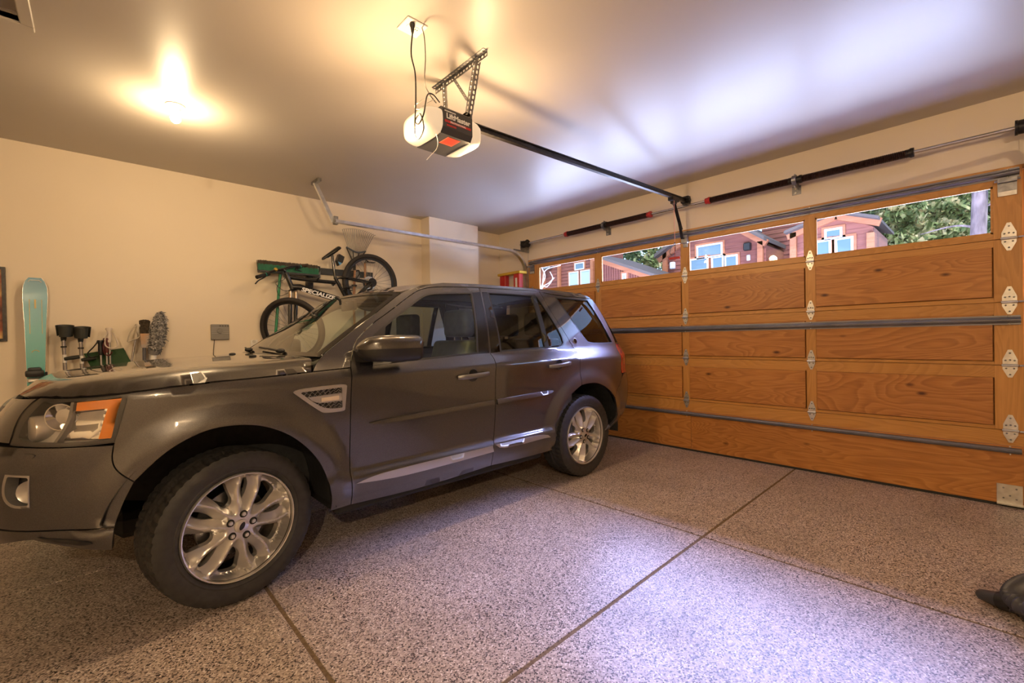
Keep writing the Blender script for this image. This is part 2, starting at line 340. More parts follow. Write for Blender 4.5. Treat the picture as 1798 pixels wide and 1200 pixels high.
# ------------------------------------------------------------------ torsion shaft, springs, drums
ts = root('torsion_shaft', (4.516, 2.17, 2.57), 'steel torsion shaft with dark springs above the wooden garage door', 'torsion spring')
XS, ZS = 4.518, 2.575
obj('shaft', cyl((XS, -.27, ZS), (XS, 4.60, ZS), .0135, 14), MSTEEL, ts, smooth=40)
def spring(y0, y1):
    n = int(abs(y1-y0)/.012); a = np.arange(0, n*8+1)*2*np.pi/8; yy = y0+(y1-y0)*np.arange(0, n*8+1)/(n*8)
    P = np.stack([XS+.026*np.cos(a), yy, ZS+.026*np.sin(a)], 1)
    o = obj('spring', join(tube(P, .0064, 5), cyl((XS, y0, ZS), (XS, y1, ZS), .0255, 14)), MSPRING, ts, smooth=60)
    return o
for a, b in ((3.74, 3.17), (3.13, 2.55), (1.90, 1.165), (1.11, .385)):
    s = spring(a, b)
    for y in (a, b):
        obj('cone', lathe([(.0135, -.03), (.034, -.03), (.036, -.012), (.030, .0), (.030, .02), (.0135, .022)], (XS, y, ZS), (0, 1, 0), 14), MRED if y in (3.74, 2.55, 1.90) else MBLKM, s, smooth=40)
for y in (3.15, 1.138):
    o = obj('centre_bracket', join(box(XS-.004, XD-.001, y-.004, y+.004, ZS-.06, ZS+.055), box(XD-.006, XD-.001, y-.02, y+.05, ZS-.10, ZS-.02), cyl((XS, y-.016, ZS), (XS, y+.016, ZS), .042, 18)), MGALVD, ts, smooth=40)
    for z in (ZS-.085, ZS-.045): obj('bolt', cyl((XD-.006, y+.02, z), (XD-.018, y+.02, z), .009, 6), MPLATE, o)
for y, d in ((4.49, 1), (-.192, -1)):
    o = obj('cable_drum', lathe([(.014, -.045), (.052, -.045), (.056, -.04), (.046, -.034), (.046, .03), (.05, .034), (.05, .045), (.014, .045)], (XS, y, ZS), (0, 1, 0), 22), MBLKM, ts, smooth=40)
    obj('bearing_plate', join(box(XS-.05, XD-.001, y+d*.055, y+d*.059, ZS-.11, ZS+.045), box(XS-.19*(d > 0), XS-.05+.001, y+d*.055, y+d*.059, ZS-.11, ZS-.085)), MGALVD, o)
    obj('cable', cyl((XS+.045, y, ZS-.01), (XF-.03, y+d*.01, .05), .002, 5), MGALVD, o)
# ------------------------------------------------------------------ opener with rail
op = root('garage_door_opener', (1.51, 2.17, 2.37), 'dark grey garage door opener with glowing white lamp covers hung from ceiling', 'door opener')
def rot_rail(x): return 2.545+(x-1.7)*(2.655-2.545)/(4.62-1.7)
ry = 2.165
obj('rail', sweep([(1.66, ry, rot_rail(1.66)), (4.60, ry, rot_rail(4.6))], [(-.016, -.020), (-.016, -.013), (-.006, -.013), (-.006, .013), (-.016, .013), (-.016, .020), (.016, .020), (.016, .013), (.006, .013), (.006, -.013), (.016, -.013), (.016, -.020)], up=(0, 0, 1)), MBLKM, op)
obj('header_bracket', join(box(4.585, XD-.001, ry-.035, ry+.035, 2.62, 2.70), cyl((4.60, ry-.05, 2.655), (4.60, ry+.05, 2.655), .02, 10)), MBLKM, op)
tr = obj('trolley', join(box(4.26, 4.40, ry-.028, ry+.028, rot_rail(4.33)-.05, rot_rail(4.33)-.012, .004), box(4.30, 4.36, ry-.02, ry+.02, rot_rail(4.33)-.075, rot_rail(4.33)-.05)), MBLKM, op)
za = rot_rail(4.33)-.06
obj('arm', join(sweep([(4.34, ry, za), (4.505, ry+.008, 2.335)], [(-.004, -.016), (.004, -.016), (.004, .016), (-.004, .016)], up=(0, 1, 0)), sweep([(4.46, ry+.006, 2.40), (4.53, ry+.012, 2.245), (4.575, ry+.012, 2.25)], [(-.004, -.014), (.004, -.014), (.004, .014), (-.004, .014)], up=(0, 1, 0))), MBLKM, op)
obj('door_bracket', join(box(4.55, XF-.003, ry-.03, ry+.035, 2.20, 2.285, .003), box(4.575, XF-.003, ry-.02, ry+.025, 2.16, 2.33)), MGALVD, op)
cd = obj('release_cord', tube([(4.30, ry-.02, za+.01), (4.30, ry-.02, 2.28), (4.30, ry-.022, 2.17)], .003, 6), mat('pink_cord', (.65, .30, .24), .7), op)
lp = bez([(4.30, ry-.022, 2.17), (4.305, ry+.02, 2.12), (4.302, ry+.035, 2.07), (4.30, ry+.0, 2.045), (4.30, ry-.026, 2.08), (4.30, ry-.022, 2.17)], 6)
obj('cord_loop', tube(lp, .003, 6), MBLACK, cd)
obj('release_handle', join(box(4.292, 4.308, ry-.075, ry+.045, 2.0, 2.022, .004), cyl((4.30, ry-.02, 2.12), (4.30, ry-.02, 1.985), .003, 6)), MRED, cd)
OX0, OX1, OY0, OY1, OZ0, OZ1 = 1.405, 1.612, 2.02, 2.315, 2.368, 2.512
MOPEN = mat('opener_grey', (.055, .055, .06), .45)
ch = prism_x([(OY0, OZ0+.03), (OY0+.02, OZ0), (OY1-.02, OZ0), (OY1, OZ0+.03), (OY1, OZ1-.012), (OY1-.012, OZ1), (OY0+.012, OZ1), (OY0, OZ1-.012)], OX0, OX1)
obj('housing', ch, MOPEN, op)
MLENS = emit('lit_lens', (1, .70, .42), .62); MLENS.node_tree.nodes['Principled BSDF'].inputs['Base Color'].default_value = (.20, .16, .12, 1)
def lens(x0, d):
    pr = []
    for q, sc in ((0, 1.03), (.02, 1.04), (.05, .99), (.075, .90), (.092, .74), (.098, .45)):
        cyy, czz = (OY0+OY1)/2, (OZ0+OZ1)/2-.004; hw, hh = (OY1-OY0)/2*sc, (OZ1-OZ0)/2*(1+(sc-1)*1.0)
        pr.append([(x0+d*q, cyy+hw*math.copysign(abs(math.cos(a))**.45, math.cos(a)), czz+hh*math.copysign(abs(math.sin(a))**.6, math.sin(a))) for a in np.arange(28)*2*np.pi/28])
    V = np.concatenate(pr); n = 28; Fc = [[i*n+j, i*n+(j+1) % n, (i+1)*n+(j+1) % n, (i+1)*n+j] for i in range(5) for j in range(n)]+[[5*n+j for j in range(n)]]
    return obj('lamp_cover', (V, Fc), MLENS, op, smooth=50)
lens(OX0, -1); lens(OX1, 1)
MTXW, MTXR = mat('white_print', (.85, .85, .85), .5), mat('red_print', (.5, .03, .03), .5)
ex, ey, ez = (1, 0, 0), (0, 0, 1), (0, -1, 0)
tx = (OX0+OX1)/2
obj('lettering', place(text_mesh('LiftMaster', .040, bold=.0012), (tx+.004, OY0-.001, 2.462), ex, ey, ez), MTXW, op)
for q in range(9): obj('small_print', box(tx-.088+q*.0085, tx-.082+q*.0085, OY0-.0016, OY0-.0004, 2.4845, 2.491), MTXW, op)
s = obj('print_bar', box(OX0+.015, OX1-.012, OY0-.0016, OY0-.0004, 2.426, 2.439), MTXR, op)
obj('lettering', place(text_mesh('PROFESSIONAL', .013, bold=.0004, space=1.25), (tx+.002, OY0-.002, 2.4325), ex, ey, ez), MTXW, op)
for q in range(6): obj('small_print', box(tx-.075+q*.011, tx-.067+q*.011, OY0-.0016, OY0-.0004, 2.407, 2.417), MTXR, op)
st = obj('warning_sticker', box(1.47, 1.555, 2.06, 2.15, OZ0-.0012, OZ0+.001), mat('orange_red_sticker', (.75, .085, .04), .5), op)
obj('print_line', join(*[box(1.478, 1.546, 2.068+q*.012, 2.072+q*.012, OZ0-.0018, OZ0-.0008) for q in range(6)]), MTXR, st)
def perf(a, b, up, w=.032, hole=.009, step=.028, th=.0025):
    """one flange of perforated steel strip, with real holes"""
    a, b = np.array(a, float), np.array(b, float); L = np.linalg.norm(b-a); d = (b-a)/L; up = np.array(up, float); up -= d*(up@d); up /= np.linalg.norm(up); nn = np.cross(d, up)
    n = max(1, int(L/step)); s = L/n; V, Fc = [], []
    for i in range(n):
        o = []; hh = []
        for q in range(8):
            an = q*np.pi/4; c, sn = math.cos(an), math.sin(an); m = max(abs(c)/(s/2), abs(sn)/(w/2)); o.append((s*(i+.5)+c/m, sn/m)); hh.append((s*(i+.5)+c*hole*1.15, sn*hole*.75))
        k = len(V)
        for z in (0, th):
            for p in o+hh: V.append(a+d*p[0]+up*p[1]+nn*z)
        for q in range(8):
            r = (q+1) % 8
            Fc += [[k+q, k+r, k+8+r, k+8+q], [k+16+q, k+24+q, k+24+r, k+16+r], [k+8+q, k+8+r, k+24+r, k+24+q], [k+q, k+16+q, k+16+r, k+r]]
    return np.array(V), Fc
def angle_iron(a, b, u1, u2):
    a, b = np.array(a, float), np.array(b, float); u1, u2 = np.array(u1, float), np.array(u2, float)
    return join(perf(a+u1*.016, b+u1*.016, u1), perf(a+u2*.016, b+u2*.016, u2))
obj('ceiling_angle', angle_iron((1.635, 1.90, ZC-.003), (1.635, 2.42, ZC-.003), (0, 0, -1), (-1, 0, 0)), MGALVD, op)
obj('hanging_strap', angle_iron((1.625, 1.985, ZC-.01), (1.60, 2.06, OZ1-.03), (1, 0, 0), (0, 1, 0)), MGALVD, op)
obj('hanging_strap', angle_iron((1.625, 2.33, ZC-.01), (1.60, 2.28, OZ1-.03), (1, 0, 0), (0, -1, 0)), MGALVD, op)
obj('diagonal_strap', perf((1.63, 2.22, ZC-.02), (1.607, 2.05, OZ1+.10), (1, 0, 0)), MGALVD, op)
obj('top_angle', angle_iron((1.60, 2.02, OZ1+.012), (1.60, 2.31, OZ1+.012), (0, 0, -1), (-1, 0, 0)), MBLKM, op)
for x, e in ((OX0-.055, 1), (OX1+.055, 1)):
    pass
for x in (OX0-.175, OX1+.175):            # the bulbs behind the covers
    light('opener_lamp', 'POINT', (x, 2.165, 2.345), 33, (1, .66, .34), shadow_soft_size=.05)
# outlet and cords
ou = root('ceiling_outlet', (1.22, 2.02, ZC), 'white square power outlet on the ceiling above the door opener', 'outlet')
obj('cover_plate', xf(box(-.058, .058, -.058, .058, -.008, 0, .003), T(1.225, 2.015, ZC)), MWHITE, ou)
obj('socket', join(lathe([(.0, -.011), (.017, -.011), (.018, -.008)], (1.207, 2.01, ZC), (0, 0, 1), 16), lathe([(.0, -.011), (.017, -.011), (.018, -.008)], (1.243, 2.01, ZC), (0, 0, 1), 16)), MWHITE, ou)
obj('slots', join(*[box(1.243+a-.0015, 1.243+a+.0015, 2.004, 2.014, ZC-.0125, ZC-.010) for a in (-.006, .006)]), MBLACK, ou)
pc = root('power_cord', (1.22, 2.0, 2.45), 'black power cord looping from the ceiling outlet down to the opener', 'cord')
obj('plug', lathe([(0, -.055), (.006, -.055), (.010, -.03), (.014, -.02), (.014, -.010), (0, -.010)], (1.207, 1.985, ZC), (0, 0, 1), 12), MBLACK, pc, smooth=40)
dd = 1.33
def onx(px, py, x=1.30): return hit(px, py, 0, x)
obj('cord', tube(bez([(1.207, 1.985, ZC-.05), onx(722, 95, 1.22), onx(729, 130, 1.24), onx(730, 180, 1.26), onx(728, 232, 1.28), onx(735, 244, 1.285), onx(744, 225, 1.29), onx(738, 200, 1.29), onx(729, 212, 1.285), onx(735, 218, 1.285), onx(744, 200, 1.30), onx(750, 168, 1.34), onx(760, 166, 1.40), onx(772, 180, 1.45)], 8), .0038, 6), MBLACK, pc, smooth=60)
c2 = root('opener_wire', (1.26, 2.0, 2.5), 'thin grey wire from ceiling outlet joining the opener cords', 'wire')
obj('strand', tube(bez([(1.26, 1.98, ZC-.004), onx(745, 65, 1.25), onx(747, 100, 1.27), onx(746, 145, 1.30), onx(754, 165, 1.37), onx(766, 181, 1.42)], 8), .0027, 6), mat('grey_wire', (.08, .07, .06), .5), c2, smooth=60)
c3 = root('bell_wire', (1.3, 2.0, 2.4), 'thin white bell wire coiled over the opener and hanging below it', 'wire')
obj('coil', tube(bez([onx(766, 182, 1.40), onx(752, 170, 1.36), onx(735, 180, 1.30), onx(728, 187, 1.29), onx(735, 192, 1.29), onx(752, 180, 1.34), onx(762, 175, 1.40)], 8), .0018, 5), MWHITE, c3)
obj('tail', tube(bez([hit(766, 235, 1, 2.015), hit(769, 250, 1, 2.012), hit(766, 262, 1, 2.01), hit(756, 273, 1, 2.01), hit(749, 281, 1, 2.01)], 8), .0018, 5), MWHITE, c3)
# bare bulb holder
bl = root('ceiling_bulb', (.425, 3.75, ZC), 'bare glowing light bulb in a white porcelain holder on the ceiling', 'lamp')
obj('lamp_holder', lathe([(0, 0), (.055, 0), (.056, -.006), (.050, -.012), (.034, -.020), (.026, -.036), (.022, -.040), (0, -.040)], (.425, 3.75, ZC), (0, 0, 1), 28), MWHITE, bl, smooth=50)
obj('bulb', lathe([(.013, -.040), (.014, -.052), (.020, -.064), (.029, -.080), (.030, -.094), (.024, -.108), (.012, -.117), (0, -.119)], (.425, 3.75, ZC), (0, 0, 1), 24), emit('lit_bulb', (1, .80, .55), 40), bl, smooth=80)
light('bulb_light', 'POINT', (.425, 3.75, ZC-.19), 19, (1, .70, .38), shadow_soft_size=.03)
# an added fill bulb of the same kind, unseen behind the photographer
fill_bulb = root('ceiling_bulb', (-1.2, -1.9, ZC), 'added fill bulb in a porcelain holder, unseen behind the camera', 'lamp')
obj('lamp_holder', lathe([(0, 0), (.055, 0), (.056, -.006), (.050, -.012), (.034, -.020), (.026, -.036), (.022, -.040), (0, -.040)], (-1.2, -1.9, ZC), (0, 0, 1), 28), MWHITE, fill_bulb, smooth=50)
obj('bulb', lathe([(.013, -.040), (.014, -.052), (.020, -.064), (.029, -.080), (.030, -.094), (.024, -.108), (.012, -.117), (0, -.119)], (-1.2, -1.9, ZC), (0, 0, 1), 24), emit('lit_fill_bulb', (1, .80, .55), 40), fill_bulb, smooth=80)
light('bulb_light', 'POINT', (-1.2, -1.9, ZC-.19), 210, (1, .72, .42), shadow_soft_size=.03)
# ------------------------------------------------------------------ the car
YC = 3.312                                 # car's centre line; local h = YC - y, the near side is h > 0
car = root('car', (1.80, YC, 0), 'dark grey metallic four-door SUV with silver alloy wheels parked beside the wooden door', 'car')
def paint_mat():
    m = mat('car_paint', (.05, .046, .045), .33, .55); b = m.node_tree.nodes['Principled BSDF']
    b.inputs['Coat Weight'].default_value = 1; b.inputs['Coat Roughness'].default_value = .02; b.inputs['Coat IOR'].default_value = 1.75; t = NT(m); tc = t.n('TexCoord')
    v = t.n('TexVoronoi', {'Vector': tc.outputs['Object'], 'Scale': 900}); sp = t.n('SeparateColor', {0: v.outputs['Color']})
    t.link(t.ramp(sp.outputs[0], [(0, (.034, .031, .031)), (1, (.072, .067, .066))]), 'Base Color'); return m
MPAINT = paint_mat()
MGLASS = thin_glass('car_glass', (.76, .88, .82)); MGLASSW = thin_glass('windscreen_glass', (.80, .88, .83)); MPRIV = thin_glass('privacy_glass', (.30, .32, .31))
MLAMPG = thin_glass('lamp_lens', (.93, .93, .92))
MTRIM = mat('black_trim', (.016, .016, .017), .38); MGLOSSB = mat('gloss_black', (.010, .010, .011), .08)
MSILV = mat('silver_trim', (.48, .47, .46), .30, .8); MCHROME = mat('chrome', (.78, .78, .78), .08, 1)
MTYRE = noisy('tyre_rubber', (.022, .021, .021), (.034, .032, .031), 30, .62)
MALLOY = mat('alloy', (.62, .60, .58), .30, .75)
MDARK = mat('underbody', (.010, .010, .010), .8); MLINER = noisy('arch_liner', (.010, .011, .012), (.020, .021, .022), 30, .75, bump=.3)
MSEAT = noisy('seat_leather', (.075, .072, .065), (.10, .096, .087), 20, .55); MCAB = mat('cabin_plastic', (.05, .05, .047), .6); MHEADL = mat('headliner', (.33, .31, .27), .8)
MAMBER = mat('amber_lens', (.85, .25, .012), .18, Coat_Weight=.6); MREDL = mat('red_lens', (.42, .012, .015), .15, Coat_Weight=.8)
def smooth_table(pts, n=20):
    B_ = bez(pts, n); return B_[:, 0], B_[:, 1]
PLAN = [(-.41, 0), (-.402, .25), (-.375, .48), (-.325, .64), (-.235, .765), (-.10, .85), (.08, .902), (.30, .930), (.60, .943), (1.0, .945), (1.6, .945), (2.2, .945), (2.8, .942), (3.2, .936), (3.5, .922), (3.70, .895), (3.85, .835), (3.94, .72), (3.99, .55), (4.018, .28), (4.03, 0)]
_pb = bez(PLAN, 24); _s = np.concatenate([[0], np.cumsum(np.linalg.norm(np.diff(_pb, axis=0), axis=1))])
_s += 1.0-np.interp(1.0, _pb[200:300, 0], _s[200:300]); UT, XT, YT = _s, _pb[:, 0], _pb[:, 1]; U0, U1 = _s[0], _s[-1]
def tab(pts): a, b = smooth_table(pts); return lambda z: np.interp(z, a, b)
XFz = tab([(.28, -.27), (.38, -.33), (.48, -.39), (.58, -.415), (.74, -.415), (.83, -.40), (.87, -.375), (.95, -.325), (1.03, -.265), (1.08, -.20), (1.7, .6)])
XRz = tab([(.28, 3.68), (.38, 3.84), (.50, 4.07), (.66, 4.135), (.84, 4.105), (.90, 4.075), (1.03, 4.08), (1.16, 4.035), (1.30, 3.955), (1.45, 3.865), (1.58, 3.78), (1.70, 3.68)])
Dz = tab([(.26, .07), (.33, .040), (.37, .020), (.42, .006), (.47, .001), (.495, .004), (.502, .014), (.58, .014), (.70, .009), (.82, .004), (.92, .002), (.99, .001), (1.028, .002), (1.05, .011), (1.085, .032), (1.115, .052), (1.15, .066), (1.30, .112), (1.45, .165), (1.56, .208), (1.61, .234), (1.645, .270), (1.675, .335), (1.72, .48)])
ARCH = ((.455, .385), (3.130, .375))
def sstep(a, b, x): t = np.clip((x-a)/(b-a), 0, 1); return t*t*(3-2*t)
def B(u, z):
    x = np.interp(u, UT, XT); y = np.interp(u, UT, YT)
    wf = np.clip((.6-x)/1.01, 0, 1); wr = np.clip((x-2.6)/1.43, 0, 1)
    x2 = x+(XFz(z)+.41)*wf+(XRz(z)-4.03)*wr**1.15
    d = Dz(z)
    fl_ = 0
    for cx, cz in ARCH:
        r = np.hypot(x2-cx, z-cz); fl_ = fl_+.026*sstep(.60, .47, r)*sstep(.30, .42, z)
    y2 = y*(1-(d-fl_*(y > .5))/.945)
    return np.stack([x2, YC-y2, z+0*u], -1)
class Surf:
    def __init__(s, f, lo, hi, n=(160, 70)):
        s.f = f; U, Z = np.meshgrid(np.linspace(lo[0], hi[0], n[0]), np.linspace(lo[1], hi[1], n[1]), indexing='ij')
        s.G = np.stack([U.ravel(), Z.ravel()], 1); P = f(s.G[:, 0], s.G[:, 1]); s.gp = proj(P); s.lo, s.hi = lo, hi
        N = s.nor(s.G[:, 0], s.G[:, 1]); s.front = ((CP-P)*N).sum(1) > 0
    def nor(s, u, z, e=.006):
        a = s.f(u+e, z)-s.f(u-e, z); b = s.f(u, z+e)-s.f(u, z-e); N = np.cross(a, b); N /= np.linalg.norm(N, axis=-1)[:, None]+1e-12
        P = s.f(u, z); o = P-np.array([1.9, YC, .75]); o[:, 0] *= np.where((P[:, 0] > .3) & (P[:, 0] < 3.4), .05, 1); sg = np.sign((N*o).sum(1)); sg[sg == 0] = 1
        return N*sg[:, None]
    def solve(s, px):
        px = np.asarray(px, float); out = []
        for p in px:
            if max(abs(p)) < 12: out.append(p); continue
            d = ((s.gp-p)**2).sum(1)+np.where(s.front, 0, 1e4); q = s.G[d.argmin()].copy()
            for _ in range(12):
                e = 1e-3; f0 = proj(s.f(q[:1], q[1:])[0]); J = np.stack([(proj(s.f(q[:1]+e, q[1:])[0])-f0)/e, (proj(s.f(q[:1], q[1:]+e)[0])-f0)/e], 1)
                st = np.linalg.solve(J.T@J+np.eye(2)*20, J.T@(p-f0)); st = np.clip(st, -.05, .05); q = np.clip(q+st, s.lo, s.hi)
            out.append(q)
        return np.array(out)
BODY = Surf(B, (U0+.002, .28), (U1-.002, 1.70))
def smooth_outline(P, it=2, ang=48):
    P = [np.array(p, float) for p in P]
    for _ in range(it):
        out = []; n = len(P)
        for i in range(n):
            a, b, c = P[i-1], P[i], P[(i+1) % n]; v, w = b-a, c-b; th = abs(math.degrees(math.atan2(v[0]*w[1]-v[1]*w[0], v@w)))
            if 2 < th < ang: out += [b-(b-a)*.25, b+(c-b)*.25]
            else: out.append(b)
        P = out
    return np.array(P)
def fillet(P, r):
    out = []; n = len(P)
    for i in range(n):
        a, b, c = P[i-1], P[i], P[(i+1) % n]; v, w = a-b, c-b; lv, lw = np.linalg.norm(v), np.linalg.norm(w); th = abs(math.degrees(math.atan2(v[0]*w[1]-v[1]*w[0], v@w)))
        if th > 150 or r <= 0: out.append(b); continue
        d = min(r, lv*.45, lw*.45); p, q = b+v/lv*d, b+w/lw*d
        for t in (0, .25, .5, .75, 1): out.append((1-t)**2*p+2*t*(1-t)*b+t*t*q)
    return np.array(out)
def area2(P): return .5*np.sum(P[:, 0]*np.roll(P[:, 1], -1)-np.roll(P[:, 0], -1)*P[:, 1])
def offset(P, d):
    """move a closed outline inwards by d"""
    if area2(P) < 0: P = P[::-1]
    n = len(P); a = np.roll(P, 1, 0); c = np.roll(P, -1, 0); v1 = P-a; v2 = c-P
    v1 /= np.linalg.norm(v1, axis=1)[:, None]+1e-12; v2 /= np.linalg.norm(v2, axis=1)[:, None]+1e-12
    m1 = np.stack([-v1[:, 1], v1[:, 0]], 1); m2 = np.stack([-v2[:, 1], v2[:, 0]], 1); m = m1+m2; k = (m*m1).sum(1)[:, None]
    return P+d*m/np.maximum(k, .5)
def densify(P, h):
    out = []
    for i in range(len(P)):
        a, b = P[i], P[(i+1) % len(P)]; k = max(1, int(math.ceil(np.linalg.norm(b-a)/h)))
        for j in range(k): out.append(a+(b-a)*j/k)
    return np.array(out)
def inside(P, Q):
    x, y = Q[:, 0][:, None], Q[:, 1][:, None]; x0, y0 = P[:, 0], P[:, 1]; x1, y1 = np.roll(x0, -1), np.roll(y0, -1)
    c = ((y0 > y) != (y1 > y)) & (x < (x1-x0)*(y-y0)/(y1-y0+1e-15)+x0); return c.sum(1) % 2 == 1
def segdist(P, Q, closed=True):
    A = P if closed else P[:-1]; Bq = np.roll(P, -1, 0) if closed else P[1:]; D = Bq-A; L = (D**2).sum(1)+1e-15
    t = np.clip(((Q[:, None]-A)*D).sum(2)/L, 0, 1); return np.sqrt((((A+t[..., None]*D)-Q[:, None])**2).sum(2)).min(1)
def tess(loops, h):
    """loops[0] outer, the rest holes -> 2D points, triangles, boundary index loops"""
    V = []; E = []; LI = []
    for L in loops:
        k = len(V); V += list(L); n = len(L); E += [(k+i, k+(i+1) % n) for i in range(n)]; LI.append(list(range(k, k+n)))
    lo, hi = loops[0].min(0), loops[0].max(0)
    gx, gy = np.meshgrid(np.arange(lo[0]+h*.4, hi[0], h), np.arange(lo[1]+h*.4, hi[1], h), indexing='ij'); gx[:, 1::2] += h/2
    Q = np.stack([gx.ravel(), gy.ravel()], 1)
    if len(Q):
        k = inside(loops[0], Q)
        for L in loops[1:]: k &= ~inside(L, Q)
        Q = Q[k]
    for L in loops:
        if len(Q): Q = Q[segdist(L, Q) > h*.5]
    V = np.array(V+list(Q)); r = delaunay_2d_cdt([Vector(v) for v in V], E, [], 0, 1e-7)
    W = np.array([v[:] for v in r[0]]); F_ = np.array(r[2]); om = {}
    for i, o in enumerate(r[3]):
        for q in o: om[q] = i
    c = W[F_].mean(1); k = inside(loops[0], c)
    for L in loops[1:]: k &= ~inside(L, c)
    return W, F_[k], [[om[i] for i in L] for L in LI]
def mk(name, V, Fc, LN, mat_, parent, smooth=None):
    off = np.array(wloc(parent)); me = bpy.data.meshes.new(name); me.from_pydata((V-off).tolist(), [], Fc)
    me.shade_smooth() if hasattr(me, 'shade_smooth') else None
    me.normals_split_custom_set(LN); me.materials.append(mat_)
    o = bpy.data.objects.new(name, me); COL.objects.link(o); o.parent = parent; return o
def panel(name, surf, outline, m, parent, mparent=None, holes=(), th=.018, gap=.0025, h=.035, off=0.0, rad=.0, sm=2, mirror=True, fn=None):
    """a body panel: outline on the surface, own edges and thickness; returns (near, far) objects"""
    def prep(o, g, r=rad):
        P = surf.solve(o) if not isinstance(o, np.ndarray) else o
        P = fillet(smooth_outline(P, sm), r) if r > 0 else smooth_outline(P, sm)
        P = offset(P, g); return densify(P, h)
    Ls = [prep(outline, gap)]+[prep(q, -.0005, .008) for q in holes]
    W, Fc, BL = tess(Ls, h); u, z = W[:, 0], W[:, 1]; N = surf.nor(u, z); P = surf.f(u, z)
    oo = off if fn is None else off+fn(u, z); P = P+N*np.reshape(oo, (-1, 1)) if np.ndim(oo) else P+N*oo
    if fn is not None:
        e = .004; Pa = (surf.f(u+e, z)+surf.nor(u+e, z)*(off+fn(u+e, z))[:, None])-(surf.f(u-e, z)+surf.nor(u-e, z)*(off+fn(u-e, z))[:, None]); Pb = (surf.f(u, z+e)+surf.nor(u, z+e)*(off+fn(u, z+e))[:, None])-(surf.f(u, z-e)+surf.nor(u, z-e)*(off+fn(u, z-e))[:, None])
        N2 = np.cross(Pa, Pb); N2 /= np.linalg.norm(N2, axis=1)[:, None]; N2 *= np.sign((N2*N).sum(1))[:, None]
    else: N2 = N
    fn_ = np.cross(P[Fc[:, 1]]-P[Fc[:, 0]], P[Fc[:, 2]]-P[Fc[:, 0]]); fl_ = (fn_*N[Fc].mean(1)).sum(1) < 0
    F_ = [list(f[::-1]) if q else list(f) for f, q in zip(Fc.tolist(), fl_)]; LN = [N2[i] for f in F_ for i in f]
    V = list(P); fset = {}
    for f in F_:
        for a, b in ((f[0], f[1]), (f[1], f[2]), (f[2], f[0])): fset[(a, b)] = 1
    if th > 0:
        for L in BL:
            k = len(V); V += [P[i]-N[i]*th for i in L]; n = len(L)
            for i in range(n):
                a, b = L[i], L[(i+1) % n]; c, d = k+(i+1) % n, k+i
                q = [b, a, d, c] if (a, b) in fset else [a, b, c, d]
                F_.append(q); nn = np.cross(V[q[1]]-V[q[0]], V[q[2]]-V[q[0]]); nn = nn/(np.linalg.norm(nn)+1e-12); LN += [nn]*4
    V = np.array(V); near = mk(name, V, F_, LN, m, parent); far = None
    if mirror:
        Vm = V.copy(); Vm[:, 1] = 2*YC-Vm[:, 1]; Fm = [f[::-1] for f in F_]; it = iter(LN); Lm = []
        for f in F_:
            ns = [next(it) for _ in f]; Lm += [(q[0], -q[1], q[2]) for q in ns[::-1]]
        far = mk(name, Vm, Fm, Lm, m, mparent or parent)
    return near, far
def both(name, vf, m, parent, mparent=None, smooth=40):
    a = obj(name, vf, m, parent, smooth=smooth); V, Fc = vf; V = np.array(V, float); V[:, 1] = 2*YC-V[:, 1]
    return a, obj(name, (V, Fc), m, mparent or parent, smooth=smooth)
# ---- outlines, read off the photograph on to the body surface
HOODL = [(67, 697), (97, 699), (139, 698.4), (195, 693.5), (228, 690), (297, 681), (380, 671), (480, 661.5), (547.6, 653.5)]
DOORF = [(616, 647), (617.5, 660), (616, 700), (615, 760), (614.5, 834), (616, 887)]
DOORTOP = [(616, 645), (617.6, 625), (621, 606.8), (630, 591.8), (653.4, 568.4), (686.8, 545), (710, 526.7), (726.9, 514.2), (740, 507.8), (760, 504.3), (793.6, 503.9), (841, 505.4)]
SEAM = [(841, 505.4), (845, 523.4), (851, 548.4), (856.7, 581.8), (860, 620), (864.2, 625), (869.2, 633.5), (870, 656.9), (870, 690), (870, 720), (868, 760), (867, 780), (864, 806), (862.5, 818)]
RTOP = [(841, 505.4), (886.7, 508.2), (943.5, 511.6)]
RREAR = [(946, 512.2), (961.8, 538.4), (980, 566.8), (995, 590), (1004.4, 606.8), (1011.9, 616.8), (1015.3, 624), (1018.6, 648.5), (1021.5, 677)]
RARCH = [(1021.5, 677), (1016, 681), (1000, 696), (988, 716), (978, 740), (974, 757), (969, 791)]
RARCH2 = [(1021.5, 677), (1032, 674), (1046, 672.4), (1060, 677), (1072, 687), (1080, 700)]
FARCH = [(236, 847), (280, 804), (320, 776), (368, 754), (424, 746), (472, 750), (516, 768), (552, 798), (572, 832), (581, 864), (580, 898)]
# fender
vent_o = [(513.4, 690), (521, 683.5), (604, 673.5), (609.4, 677), (606, 720), (601, 723), (571, 726.2), (562, 724)]
fender, fender_r = panel('fender', BODY, [(228, 690)]+HOODL[5:]+[(613, 646.5), (616, 647)]+DOORF[1:]+[(580, 898)]+FARCH[::-1][1:]+[(204, 828), (196, 808), (200, 782), (217, 726)], MPAINT, car, holes=[vent_o])
